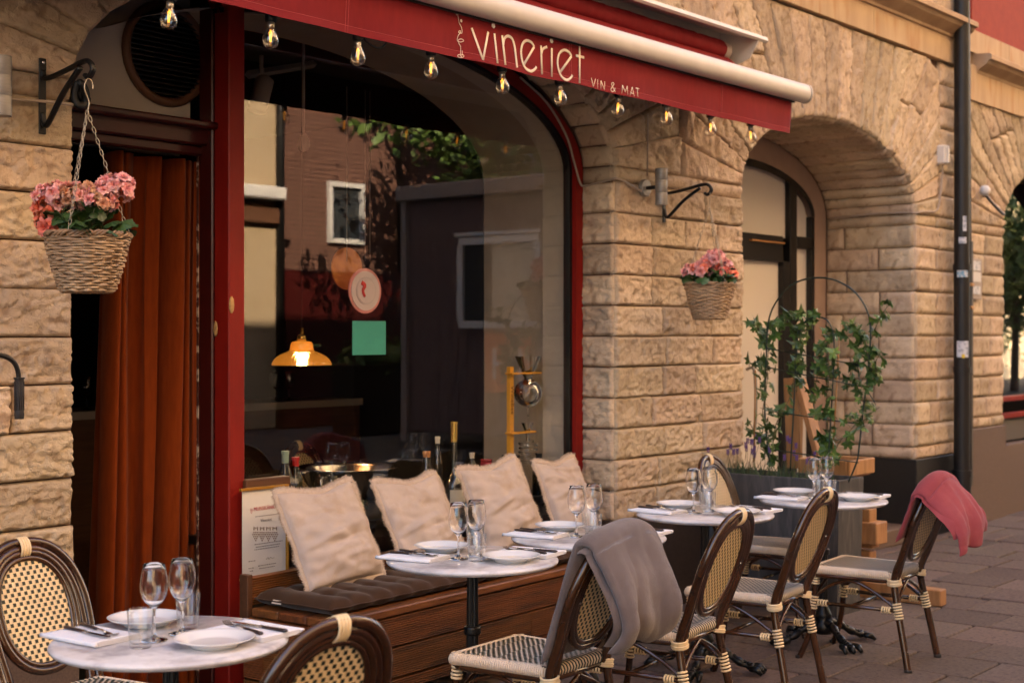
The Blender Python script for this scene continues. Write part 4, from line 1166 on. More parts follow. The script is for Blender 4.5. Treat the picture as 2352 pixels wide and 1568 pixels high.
# ================================================================== CHAIRS (rattan bistro chairs)
def yb(z): return -.205 - max(0, z - .42) * .36
CT = .905
def make_chair(label):
    t = thing('bistro_chair', label, 'chair', (0, 0, 0), 0, 'rattan bistro chairs')
    # back frame: one bent cane that is also both rear legs
    half = [(-.205, -.285, .0), (-.197, -.258, .14), (-.186, -.226, .30), (-.180, yb(.43), .43), (-.186, yb(.53), .53), (-.198, yb(.64), .64), (-.196, yb(.73), .73), (-.168, yb(.815), .815), (-.118, yb(.872), .872), (-.06, yb(.899), .899)]
    path = half + [(0, yb(CT), CT)] + [(-x, y, z) for x, y, z in half[::-1]]
    b = MB(); b.tube(spline(path, 6), .0165, 10)
    for x, y, z in ((-.2, -.268, .10), (.2, -.268, .10), (-.188, -.232, .27), (.188, -.232, .27), (-.197, yb(.63), .63), (.197, yb(.63), .63)):
        b.tube([(x, y, z - .002), (x, y, z + .002)], .0172, 10)
    b.build('back_frame', M['rattan'], t)
    b = MB()
    for sx in (-1, 1):                       # the inner cane that runs beside it
        b.tube(spline([(sx * .150, yb(.40), .40), (sx * .158, yb(.50), .50), (sx * .171, yb(.62), .62), (sx * .170, yb(.72), .72), (sx * .146, yb(.80), .80), (sx * .10, yb(.853), .853), (sx * .05, yb(.878), .878), (0, yb(.884), .884)], 6), .0145, 8)
    b.build('inner_cane', M['rattan'], t)
    zc, hx, hz = .690, .140, .178
    tilt = math.atan(.36); ct, st_ = math.cos(tilt), math.sin(tilt)
    def bp(x, s, off=0):                     # point of the back plane: x across, s up the slope from the oval's centre, off to the front
        return Vector((x, yb(zc) - s * st_ + off * ct, zc + s * ct + off * st_))
    def oval(gx, gz, e=2.25, n=48):
        out = []
        for i in range(n):
            a = 2 * math.pi * i / n; c_, s_ = math.cos(a), math.sin(a)
            out.append((gx * math.copysign(abs(c_) ** (2 / e), c_), gz * math.copysign(abs(s_) ** (2 / e), s_)))
        return out
    for gx, gz, r_ in ((hx + .013, hz + .015, .0135), (hx - .004, hz - .003, .0105)):
        b = MB(); b.tube([bp(x, s) for x, s in oval(gx, gz)], r_, 8, True); b.build('oval_ring', M['rattan'], t)
    # woven panel, front and back faces
    b = MB()
    cw, chh = .0128, .0158
    nx, nz = int(hx / cw) + 1, int(hz / chh) + 1
    def inside(x, s): return abs(x / (hx - .004)) ** 2.25 + abs(s / (hz - .004)) ** 2.25 < 1.02
    for face in (1, -1):
        n_ = 40; ov = [bp(x * (hx - .003) / hx, q * (hz - .003) / hz, face * .0006) for x, q in oval(hx, hz, 2.25, n_)]
        b.add([bp(0, 0, face * .0006)] + ov, [(0, 1 + k, 1 + (k + 1) % n_) if face < 0 else (0, 1 + (k + 1) % n_, 1 + k) for k in range(n_)], 0)
        for i in range(-nx, nx + 1):
            for j in range(-nz, nz + 1):
                x, s = i * cw, j * chh
                if not inside(x, s): continue
                gr = (i + j) % 2 == 0
                if gr:
                    w_, h_ = cw * .46, chh * .37
                    q = [bp(x - w_, s - h_, face * .0024), bp(x + w_, s - h_, face * .0024), bp(x + w_, s + h_, face * .0024), bp(x - w_, s + h_, face * .0024)]
                    b.add(q, [(0, 1, 2, 3) if face < 0 else (3, 2, 1, 0)], 1)
                else:
                    w_, h_ = cw * .66, chh * .52
                    vs = []
                    for v in (-1, -.5, 0, .5, 1):
                        for u in (-1, -.55, 0, .55, 1):
                            dome = (1 - v * v * .9) ** .5 * .0020 * (1.0 if abs(u) < .9 else .15) * (1 - .25 * u * u) - .0009 * (1 if abs(v) < .01 else 0)
                            vs.append(bp(x + u * w_, s + v * h_ * (1 if abs(u) < .9 else .9), face * (dome + .0002)))
                    fs = []
                    for a in range(4):
                        for c_ in range(4):
                            k = a * 5 + c_; f = (k, k + 1, k + 6, k + 5); fs.append(f if face < 0 else f[::-1])
                    b.add(vs, fs, 0)
    tag(b.build('woven_panel', [M['cream'], M['green']], t), kind='stuff')
    # cream band over the crown, with bindings at the joints
    b = MB()
    for k in range(4):
        x = (k - 1.5) * .0098
        pts = [bp(0, (CT - zc) / ct + .003, .0)]
        loop = []
        for i in range(20):
            a = 2 * math.pi * i / 20
            loop.append(bp(x, (CT - zc - .012) / ct + .0315 * math.sin(a) - .003, .0215 * math.cos(a)))
        b.tube(loop, .0050, 6, True, sq=(1, .6, .8))
    b.build('crown_band', M['cream'], t)
    def wrap(name, a, bb, r, n=5, rr=.0046):
        a, bb = Vector(a), Vector(bb); d = (bb - a).normalized(); s1 = d.orthogonal().normalized(); s2 = d.cross(s1)
        b = MB()
        for k in range(n):
            c = a.lerp(bb, k / max(1, n - 1)); r2 = r * (1 + .05 * math.sin(k * 2.1))
            b.tube([c + (s1 * math.cos(q) + s2 * math.sin(q)) * r2 for q in [2 * math.pi * i / 14 for i in range(14)]], rr, 6, True)
        b.build(name, M['cream'], t)
    for sx in (-1, 1):
        wrap('binding', (sx * .168, -.205, .405), (sx * .172, -.205, .428), .030, 4)
        wrap('binding', (sx * .189, -.236, .25), (sx * .185, -.222, .315), .0175, 6)
        wrap('binding', (sx * .186, .185, .375), (sx * .184, .183, .425), .0175, 5)
        wrap('binding', (sx * .190, .196, .255), (sx * .188, .19, .31), .0175, 5)
        wrap('binding', (sx * .19, .165, .283), (sx * .19, .125, .283), .013, 4)
        wrap('binding', (sx * .188, -.19, .283), (sx * .188, -.155, .283), .013, 4)
    # front legs
    for sx in (-1, 1):
        b = MB(); b.tube(spline([(sx * .182, .182, .43), (sx * .187, .19, .33), (sx * .190, .198, .22), (sx * .198, .222, .10), (sx * .212, .262, 0)], 5), .0140, 10)
        b.tube([(sx * .199, .225, .094), (sx * .1985, .224, .098)], .0147, 10); b.build('leg', M['rattan'], t)
        b = MB(); b.lathe([(.0155, .0), (.0155, .018), (.0135, .02)], 12, (sx * .212, .262, 0)); b.lathe([(.0185, .0), (.0185, .018), (.0165, .02)], 12, (sx * .205, -.285, 0)); b.build('rubber_foot', M['rubber'], t)
    # seat rails and stretchers
    b = MB()
    b.tube(spline([(-.172, -.20, .418), (-.19, .0, .418), (-.188, .185, .418), (0, .205, .418), (.188, .185, .418), (.19, 0, .418), (.172, -.20, .418)], 6), .0125, 8)
    b.tube([(-.17, -.20, .418), (0, -.208, .418), (.17, -.20, .418)], .0125, 8); b.build('seat_rail', M['rattan'], t)
    for sx in (-1, 1):
        b = MB(); b.tube([(sx * .19, .195, .283), (sx * .188, -.23, .283)], .0095, 8); b.build('stretcher', M['rattan'], t)
        b = MB(); b.tube(spline([(sx * .189, .192, .30), (sx * .187, .11, .37), (sx * .186, .0, .402), (sx * .185, -.12, .355), (sx * .185, -.222, .29)], 6), .0085, 8); b.build('side_brace', M['rattan'], t)
    for y_, z0 in ((-.224, .30), (.192, .30)):
        b = MB()
        for sx in (-1, 1): b.tube(spline([(sx * .186, y_, z0), (sx * .10, y_ * .96, .36), (0, y_ * .93, .405)], 6), .008, 8)
        b.build('end_brace', M['rattan'], t)
    b = MB(); b.tube([(-.188, 0, .283), (.188, 0, .283)], .0085, 8); b.build('cross_stretcher', M['rattan'], t)
    b = MB()
    for sx in (-1, 1): b.lathe([(.006, 0), (.005, .003), (0, .0035)], 8, bp(sx * .150, .0, -.011), M=Matrix.Rotation(R(110), 3, 'X'))
    b.build('rivet', M['steel'], t)
    # seat
    zt = .458
    def wid(y): return .176 + .030 * (y + .205) / .41
    def top(x, y): return zt + .006 * (1 - (x / .21) ** 2) * (1 - (y / .22) ** 2)
    b = MB()
    b.grid(lambda u, v: ((u - .5) * 2 * (wid(-.205 + .41 * v) - .006), -.205 + .41 * v, top((u - .5) * .4, (v - .5) * .4) - .0016), 8, 8, 0)
    cw, ch2 = .0148, .0120
    n_y = int(.41 / ch2)
    for j in range(n_y):
        y = -.205 + ch2 * (j + .5)
        W = wid(y); n_x = int(2 * W / cw)
        for i in range(n_x):
            x = (i - (n_x - 1) / 2) * cw
            if ((i + (n_x % 2)) + j) % 2 == 0:
                w_, h_ = cw * .42, ch2 * .47; z = top(x, y) + .0019
                b.add([(x - w_, y - h_, z), (x + w_, y - h_, z), (x + w_, y + h_, z), (x - w_, y + h_, z)], [(0, 1, 2, 3)], 1)
            else:
                w_, h_ = cw * .50, ch2 * .58; vs = []
                for v in (-1, -.5, 0, .5, 1):
                    for u in (-1, -.5, 0, .5, 1):
                        vs.append((x + u * w_, y + v * h_, top(x, y) - .0010 + .0022 * math.sqrt(max(0, 1 - u * u * .92)) * (1 - .55 * v * v)))
                fs = [(a * 5 + c_, a * 5 + c_ + 1, a * 5 + c_ + 6, a * 5 + c_ + 5) for a in range(4) for c_ in range(4)]
                b.add(vs, fs, 0)
    tag(b.build('seat', [M['seatcream'], M['greenseat']], t), kind='stuff')
    b = MB()                                 # the strands that wrap over the edge of the seat
    edge = []
    c0 = [(-wid(-.205), -.205), (wid(-.205), -.205), (wid(.205), .205), (-wid(.205), .205)]
    loop = []
    for k in range(4):
        a, d = Vector((*c0[k], 0)), Vector((*c0[(k + 1) % 4], 0)); L = (d - a).length; n = int(L / .0088)
        nrm_ = Vector((d.y - a.y, -(d.x - a.x), 0)).normalized()
        for i in range(n):
            p = a.lerp(d, (i + .5) / n)
            e = min(i + .5, n - i - .5) * L / n
            ins = max(0, .03 - e); ins = ins * ins / .03 * .5
            p = p - nrm_ * ins
            pts = []
            for q, (o_, z_) in enumerate(((-.022, .001), (-.006, .0005), (.006, -.006), (.011, -.017), (.007, -.029), (-.006, -.035))):
                pts.append((p.x + nrm_.x * o_, p.y + nrm_.y * o_, zt + z_))
            b.tube(pts, .0047, 5, mi=(1 if (k == 0 and i % 2 == 0) else 0))
    tag(b.build('seat_edge', [M['seatcream'], M['greenseat']], t), kind='stuff')
    return t
chairC = make_chair('rattan bistro chair under the taupe blanket at the table before the bench')
C_POS = (3.955, 3.155); C_RZ = R(3)
chairC.location = (*C_POS, 0); chairC.rotation_euler = (0, 0, C_RZ)
chairs = {'C': chairC}
for k, (x, y, rz, lab) in dict(
        D=(4.70, 3.135, 7, 'bare rattan bistro chair seen from behind, just right of the taupe blanket'),
        E=(5.60, 3.225, 6, 'bare rattan bistro chair seen from behind, left of the chair with the rose blanket'),
        F=(6.50, 3.075, 4, 'rattan bistro chair under the rose blanket at the right end of the row'),
        G=(6.86, 3.79, 188, 'rattan bistro chair facing the street, backed against the stone pier by the planter'),
        A=(2.615, 3.80, 186, 'rattan bistro chair facing the street at the left edge, against the left pier'),
        B=(2.363, 2.813, -4, 'nearest rattan bistro chair, its round back rising from the bottom edge')).items():
    chairs[k] = dup(chairC, (x, y, 0), R(rz), lab)

# ---------------------------------------------------------------- blankets over chair backs
def drape(name, label, chair, mt, xoff, W, front_z, rear_z, T, fold, seed, rear_out, hem_in, flare=0, skew=0, drop=.11):
    rz = chairs[chair].rotation_euler[2]; pos = chairs[chair].location
    rr = random.Random(seed); ph = [rr.uniform(0, 6) for _ in range(8)]
    def ctr(u, v):
        U = (u - .5) * 2
        x = xoff + U * W
        zt = CT + .012 + T - drop * min(1.3, abs(x + .01) / .25) ** 2.2 + .008 * math.sin(U * 4 + ph[6])
        yt = yb(zt - .03)
        fz_ = front_z + .03 * U + .01 * math.sin(U * 6)
        rz_ = rear_z + skew * U + .008 * math.sin(U * 3.1 + ph[0]) + .006 * math.sin(U * 7 + ph[1])
        R_ = .030
        if v < .30:
            s = v / .30; z = fz_ + (zt - R_ - fz_) * s; y = yb(z) + R_ + T * .6
            y += fold * .6 * (1 - s) * math.sin(U * 6 + ph[2])
        elif v < .42:
            a = (v - .30) / .12 * math.pi; z = zt - R_ + R_ * math.sin(a); y = yt + (R_ + T * .6) * math.cos(a)
        else:
            s = (v - .42) / .58
            z = zt - R_ + (rz_ - zt + R_) * s
            prof = math.sin(min(1, s * 1.25) * math.pi / 2) * rear_out - hem_in * max(0, s - .72) ** 2 / .0784
            y = yt - (R_ + T * .6) - prof * (1 - .18 * U)
            amp = fold * min(1, s * 1.5) * (1 - .6 * abs(U) ** 3)
            wv = math.sin(U * 5.2 + ph[3] + .5 * s) + .55 * math.sin(U * 9.5 + ph[4] - .8 * s) + .25 * math.sin(U * 17 + ph[5] + 2 * s)
            y -= amp * wv
            x += flare * s * (U + .2) + .010 * s * math.sin(s * 5 + U * 4 + ph[7])
            z += .006 * math.sin(U * 8 + ph[1]) * s
        q = Vector((x * 9, v * 7, seed))
        y += .005 * noise.noise(q) + (.013 * noise.noise(Vector((x * 13 + v * .8, v * 1.6, seed + 3))) + .006 * noise.noise(Vector((x * 31, v * 3.2, seed + 8)))) * min(1, abs(v - .36) * 5) + .002 * noise.noise(q * 3.1)
        return Vector((x, y, z))
    def side(u, v, sg):
        e = 1e-3
        p = ctr(u, v); du = ctr(min(1, u + e), v) - ctr(max(0, u - e), v); dv = ctr(u, min(1, v + e)) - ctr(u, max(0, v - e))
        n = du.cross(dv)
        n = n.normalized() if n.length > 1e-12 else Vector((0, -1, 0))
        t = T * max(0, 1 - abs(2 * u - 1) ** 14) ** .5 * max(0, 1 - abs(2 * v - 1) ** 26) ** .5
        # the layers of the folded cloth show as a shallow groove along its open edge
        return p + n * sg * t
    b = MB()
    nu, nv = 76, 104
    du_ = lambda u: .5 - .5 * math.cos(math.pi * (.06 + .88 * u)) / math.cos(math.pi * .06)
    b.grid(lambda u, v: side(max(0, min(1, du_(u))), v, 1), nu, nv); b.grid(lambda u, v: side(max(0, min(1, du_(1 - u))), v, -1), nu, nv)
    o = b.build(name, mt, None, True, loc=(pos[0], pos[1], 0), rot=(0, 0, rz))
    b = MB()                                 # the folded layer underneath, showing along the open edge
    def inner(u, v, sg):
        v2 = .30 + (.66 if T > .015 else .52) * v
        p = ctr(u, v2); q = ctr(u, min(1, v2 + .002)) - ctr(u, v2); n = Vector((0, 1, 0)) if v2 > .42 else Vector((0, -.2, -1)).normalized()
        if .30 <= v2 <= .42: n = Vector((0, -math.cos((v2 - .30) / .12 * math.pi), -math.sin((v2 - .30) / .12 * math.pi)))
        d = T * 1.55 + .006 * math.sin(v * 9 + seed) + .004 * noise.noise(Vector((u * 5, v * 6, seed)))
        t = .008 * max(0, 1 - abs(2 * u - 1) ** 20) ** .5
        return p + n * (d + sg * t) + Vector((-.012 + .008 * math.sin(v * 7), 0, 0))
    b.grid(lambda u, v: inner(u, v, -1), 60, 60); b.grid(lambda u, v: inner(1 - u, v, 1), 60, 60)
    b.build('folded_layer', mt, o)
    return tag(o, label, 'blanket')
drape('blanket', 'thick taupe grey fleece blanket folded over the chair back before the bench', 'C', M['taupe'], .028, .235, .50, .56, .019, .021, 5, .085, .045, flare=.0, skew=.015, drop=.085)
drape('blanket', 'rose pink fleece blanket thrown over the last chair back at the right', 'F', M['rosewool'], .000, .245, .64, .62, .011, .013, 23, .13, .0, flare=.045, skew=.035, drop=.09)

# ================================================================== TABLES AND SETTINGS
TOPZ = .745
def make_table(label):
    t = thing('cafe_table', label, 'table', (0, 0, 0), 0, 'round marble cafe tables')
    b = MB(); b.lathe([(0, TOPZ - .022), (.312, TOPZ - .022), (.319, TOPZ - .019), (.324, TOPZ - .012), (.324, TOPZ - .008), (.320, TOPZ - .0025), (.313, TOPZ), (0, TOPZ)], 72); b.build('tabletop', M['marble'], t, True, split=35)
    b = MB()
    n = 40
    prof = [(.022, .16), (.022, .46), (.0215, .463), (.0195, .70)]
    vs = []
    def fl(u, v):
        a = 2 * math.pi * u; z = .14 + (.70 - .14) * v
        r_ = (.0235 - .004 * v) * (1 + .09 * math.cos(a * 10))
        return (r_ * math.cos(a), r_ * math.sin(a), z)
    b.grid(fl, 60, 14, wrap=True); b.build('column', M['castiron'], t)
    b = MB(); b.lathe([(.022, .455), (.031, .458), (.033, .466), (.031, .474), (.033, .482), (.031, .488), (.022, .49)], 20); b.build('collar', M['castiron'], t)
    b = MB(); b.lathe([(.02, .69), (.032, .70), (.06, .715), (.085, .7215), (0, .7218)], 20); b.build('top_flange', M['castiron'], t)
    b = MB(); b.lathe([(0, .05), (.045, .055), (.060, .085), (.05, .115), (.036, .13), (.045, .145), (.04, .16), (.026, .19), (.022, .21)], 20); b.build('base_hub', M['castiron'], t)
    for k in range(4):
        a = R(45 + 90 * k); c_, s_ = math.cos(a), math.sin(a)
        b = MB()
        pr = spline([(.035, .11), (.08, .105), (.13, .075), (.19, .045), (.235, .032), (.262, .026)], 5)
        pts = [Vector((p.x * c_, p.x * s_, p.y)) for p in [Vector((q[0], q[1], 0)) for q in pr]]
        b.tube(pts, [.020 + .004 * math.sin(i * 1.1) - .0002 * i for i in range(len(pts))], 10)
        for q in (-1, 0, 1):                 # claws
            a2 = a + q * .16
            b.tube([(.225 * math.cos(a2), .225 * math.sin(a2), .036), (.262 * math.cos(a2), .262 * math.sin(a2), .034), (.285 * math.cos(a2), .285 * math.sin(a2), .012)], [.014, .016, .009], 8)
        for i in range(3, len(pts) - 6, 2):
            p = pts[i] + Vector((0, 0, .017)); b.lathe([(.012, -.006), (.008, .004), (0, .006)], 8, p)
        b.build('claw_foot', M['castiron'], t)
    return t
TN = [('nearest table at the lower left', 2.444, 3.22, 0), ('table before the left half of the bench', 4.045, 3.503, 5), ('table behind the taupe blanket', 4.80, 3.515, 3),
      ('table before the bare stone pier', 5.775, 3.55, -4), ('table beside the grey planter', 6.655, 3.385, 2)]
tabs = []
TL = ['round marble cafe table nearest the camera at the lower left', 'round marble cafe table before the left half of the wooden bench', 'round marble cafe table half hidden behind the taupe blanket',
      'round marble cafe table in front of the bare stone pier', 'round marble cafe table beside the tall grey planter']
base_table = make_table(TL[0])
for i, (nm, x, y, rz) in enumerate(TN):
    if i == 0: base_table.location = (x, y, 0); tabs.append(base_table)
    else: tabs.append(dup(base_table, (x, y, 0), R(rz * 7), TL[i]))

# plate
b = MB(); b.lathe([(0, .0), (.062, .0), (.065, .004), (.072, .009), (.098, .019), (.1075, .0235), (.1095, .0255), (.1075, .0262), (.098, .0225), (.074, .0135), (.066, .0105), (.060, .0100), (0, .0100)], 48, cap=False); plate_me = b.mesh('plate', M['porcelain'])
# napkin: folded cloth in three layers
b = MB()
for k in range(4):
    def nf(u, v, k=k):
        x = (u - .5) * (.158 - .004 * k); y = (v - .5) * (.235 - .003 * k)
        z = .0018 + k * .0034 + .0012 * noise.noise(Vector((u * 3, v * 4, k))) 
        return (x + .003 * noise.noise(Vector((v * 5, k, 2))), y, z)
    top_, bot_ = [], []
    n1, n2 = 14, 18
    vs = []
    for lay, dz in ((0, -.0016), (1, .0016)):
        for j in range(n2):
            for i in range(n1):
                p = nf(i / (n1 - 1), j / (n2 - 1)); e = min(min(i, n1 - 1 - i) / 1.0, min(j, n2 - 1 - j) / 1.0)
                vs.append((p[0], p[1], p[2] + (dz if e > 0 else dz * .25)))
    fs = []
    o_ = n1 * n2
    for j in range(n2 - 1):
        for i in range(n1 - 1):
            q = j * n1 + i; fs.append((q + o_, q + o_ + 1, q + o_ + n1 + 1, q + o_ + n1)); fs.append((q + n1, q + n1 + 1, q + 1, q))
    per = [i for i in range(n1)] + [j * n1 + n1 - 1 for j in range(1, n2)] + [(n2 - 1) * n1 + i for i in range(n1 - 2, -1, -1)] + [j * n1 for j in range(n2 - 2, 0, -1)]
    for k2 in range(len(per)):
        a, c_ = per[k2], per[(k2 + 1) % len(per)]; fs.append((a, c_, c_ + o_, a + o_))
    b.add(vs, fs)
# rolled fold along one long edge
b.tube([(-.079 + .001 * math.sin(i), -.117 + .234 * i / 12, .0075) for i in range(13)], .0068, 10, sq=(1.2, 1, 1))
napkin_me = b.mesh('napkin', M['linen_white'])
# knife and fork lie along y, handle at -y
def knife():
    h = MB(); h.tube([(0, -.108, 0), (0, -.10, 0), (0, -.06, 0), (0, -.02, 0), (0, -.008, 0)], [.005, .0085, .0075, .0068, .006], 10, sq=(1, 1, .62))
    bl = MB()
    pts = [(-.006, -.008), (.006, -.008), (.0085, .02), (.0095, .07), (.006, .098), (.0, .112), (-.006, .10), (-.007, .05)]
    bl.prism(pts, -.0007, .0007, 'z'); bl.tube([(0, -.016, 0), (0, -.004, 0)], [.0065, .006], 10, sq=(1, 1, .7))
    rv_ = MB()
    for y in (-.085, -.06, -.035): rv_.lathe([(.0022, 0), (.0015, .0008), (0, .001)], 8, (0, y, .0045))
    return h.mesh('handle', M['handle']), bl.mesh('blade', M['steel'], False), rv_.mesh('rivets', M['steel'])
def fork():
    h = MB(); h.tube([(0, -.105, 0), (0, -.098, 0), (0, -.06, 0), (0, -.02, 0), (0, -.006, 0)], [.005, .0085, .0075, .0065, .0055], 10, sq=(1, 1, .62))
    bl = MB()
    bl.tube(spline([(0, -.016, 0), (0, 0, 0), (0, .02, .001), (0, .04, -.001)], 4), .0032, 8)
    bl.grid(lambda u, v: ((u - .5) * .022 * (.35 + .65 * min(1, v * 1.6)), .036 + .028 * v, -.001 - .005 * v + .002 * (2 * u - 1) ** 2), 8, 6)
    bl.grid(lambda u, v: ((.5 - u) * .022 * (.35 + .65 * min(1, v * 1.6)), .036 + .028 * v, -.0022 - .005 * v + .002 * (2 * u - 1) ** 2), 8, 6)
    for k in range(4):
        x = (k - 1.5) * .0062; bl.tube(spline([(x, .062, -.0055), (x, .085, -.004), (x, .104, .004)], 4), [.0018] * 8 + [.0009], 6)
    rv_ = MB()
    for y in (-.082, -.058, -.034): rv_.lathe([(.0022, 0), (.0015, .0008), (0, .001)], 8, (0, y, .0045))
    return h.mesh('handle', M['handle']), bl.mesh('tines', M['steel']), rv_.mesh('rivets', M['steel'])
KN, FK = knife(), fork()
# stemmed glass: one thin skin with an open rim, foot and stem
b = MB(); b.lathe([(0, .0012), (.028, .0012), (.0365, .0018), (.0372, .0028), (.034, .0036), (.020, .0062), (.009, .010), (.0052, .017), (.0040, .035), (.0036, .060), (.0040, .078), (.0062, .088), (.014, .0965), (.024, .106), (.0325, .120), (.0372, .138), (.0380, .152), (.0362, .172), (.0325, .193), (.0293, .210), (.0290, .2103), (.0287, .210), (.0319, .193), (.0356, .172), (.0374, .152), (.0366, .138), (.0319, .1206), (.0235, .1068), (.0135, .0978), (.005, .0935), (0, .0925)], 40, cap=False)
wine_me = b.mesh('wine_glass', M['stemware'])
b = MB(); b.lathe([(0, .0005), (.028, .0005), (.0315, .003), (.0325, .012), (.0335, .03), (.0385, .1035), (.0378, .1045), (.0368, .1035), (.0318, .032), (.0305, .016), (.027, .0125), (0, .0118)], 36, cap=False)
b.v = [(x * .93, y * .93, z * .98) for x, y, z in b.v]
tumb_me = b.mesh('tumbler', M['tumbler'])
def item(me_list, name, label, cat, group, loc, rz):
    if len(me_list) == 1:
        o = meshob(name, me_list[0], None, loc, (0, 0, rz)); return tag(o, label, cat, group)
    t = thing(name, label, cat, loc, rz, group)
    for me in me_list: meshob(me.name, me, t)
    return t
zt = TOPZ + .0005
for i, (nm, tx, ty, rz) in enumerate(TN):
    rr = random.Random(40 + i); J = lambda s=.006: rr.uniform(-s, s)
    on = 'on the ' + nm
    a = R(rz)
    def at(x, y, z=zt): return (tx + x * math.cos(a) - y * math.sin(a), ty + x * math.sin(a) + y * math.cos(a), z)
    item([plate_me], 'plate', 'white plate on the wall side ' + on, 'plate', 'white plates', at(.065 + J(), .195 + J()), 0)
    item([plate_me], 'plate', 'white plate on the street side ' + on, 'plate', 'white plates', at(.015 + J(), -.175 + J()), 0)
    item([napkin_me], 'napkin', 'white napkin on the wall side ' + on, 'napkin', 'folded white napkins', at(-.142 + J(), .165 + J()), a + R(6) + J(.05))
    item([napkin_me], 'napkin', 'white napkin on the street side ' + on, 'napkin', 'folded white napkins', at(.185 + J(), -.135 + J()), a + R(184) + J(.05))
    zn = zt + .0185
    item(KN, 'knife', 'knife on the wall-side napkin ' + on, 'knife', 'dark handled knives', at(-.150 + J(.003), .165 + J(), zn), a + R(182) + J(.06))
    item(FK, 'fork', 'fork on the wall-side napkin ' + on, 'fork', 'dark handled forks', at(-.112 + J(.003), .175 + J(), zn), a + R(172) + J(.06))
    item(KN, 'knife', 'knife on the street-side napkin ' + on, 'knife', 'dark handled knives', at(.196 + J(.003), -.135 + J(), zn), a + R(3) + J(.06))
    item(FK, 'fork', 'fork on the street-side napkin ' + on, 'fork', 'dark handled forks', at(.160 + J(.003), -.125 + J(), zn), a + R(-9) + J(.06))
    item([wine_me], 'wine_glass', 'left stemmed wine glass ' + on, 'wine glass', 'stemmed wine glasses', at(*((-.052, .004) if i == 0 else (-.064, .018))), 0)
    item([wine_me], 'wine_glass', 'right stemmed wine glass ' + on, 'wine glass', 'stemmed wine glasses', at(.050 + J(), .010 + J()), 0)
    item([tumb_me], 'tumbler', 'street-side tumbler ' + on, 'tumbler', 'water tumblers', at(*((-.128, -.040) if i == 0 else (-.058, -.062))), 0)
    item([tumb_me], 'tumbler', 'wall-side tumbler ' + on, 'tumbler', 'water tumblers', at(.105 + J(), .070 + J()), 0)

# ================================================================== BENCH, CUSHIONS, PILLOWS
BX0, BY0, BRZ = 3.86, 4.065, R(2.6)
BL, BD, BTOP = 2.46, .50, .465
bench = thing('bench', 'long oiled bench of ribbed decking boards under the shop window', 'bench', (BX0, BY0, 0), BRZ)
def rib_board(L, W, T, ribs, seed, sag=0):
    """board along x, ribs running along it on the face that looks to -y"""
    rr = random.Random(seed)
    pr = []
    for k in range(ribs):
        z0 = W * k / ribs; dz = W / ribs
        pr += [(0.002, z0 + dz * .06), (-.0042, z0 + dz * .16), (-.0048, z0 + dz * .4), (-.0042, z0 + dz * .64), (0.002, z0 + dz * .74)]
    pr += [(T, W), (T, 0)]
    m_ = MB(); m_.prism(pr, 0, L); return m_
zb = BTOP - .036
for r_ in range(3):
    z1 = zb - .004 - r_ * .1285; h = .122 if r_ < 2 else .118
    segs = [(0, BL)] if r_ == 0 else ([(0, 1.32), (1.324, BL)] if r_ == 1 else [(0, .88), (.884, BL)])
    if r_ == 2: z1 = zb - .006 - 2 * .1285; h = .05
    for a, c_ in segs:
        rib_board(c_ - a, h, .026, 13 if r_ < 2 else 5, r_).build('board', M['deck'], bench, False, loc=(a, 0, z1 - h))
for k in range(3):                           # seat boards
    b = MB(); b.box((BL / 2, .075 + k * .158 - .012, BTOP - .018), (BL + .01, .152, .034), ch=.005); b.build('seat_board', M['deck'], bench, False)
for r_ in range(3):                          # left end boards
    h = .122 if r_ < 2 else .05; z1 = zb - .004 - r_ * .1285
    for (a, c_, tz) in ((.034, .385, 0), (.389, .50, 1)):
        o = rib_board(c_ - a, h, .026, 13 if r_ < 2 else 5, 10 + r_).build('end_board', M['deck'], bench, False, loc=(-.002, c_, z1 - h), rot=(0, 0, R(-90)))
for x in (.0, BL - .05):
    for y in (.05, .44):
        b = MB(); b.box((x + .06, y, .14), (.06, .06, .28), ch=.003); b.build('leg', M['wooddark'], bench, False)
o = rib_board(BL - .1, .115, .026, 12, 22).build('back_board', M['deck'], bench, False, loc=(.02, .485, BTOP + .002))
b = MB(); b.box((.008, .50, BTOP - .02), (.03, .05, .30), ch=.003); b.build('back_post', M['wooddark'], bench, False)
for y_, z_ in ((.07, .40), (.07, .35), (.42, .40), (.36, .40)):
    b = MB(); b.lathe([(.004, 0), (.003, .0015), (0, .002)], 8, (-.0025, y_, z_), M=Matrix.Rotation(R(-90), 3, 'Y')); b.build('screw', M['steel'], bench)

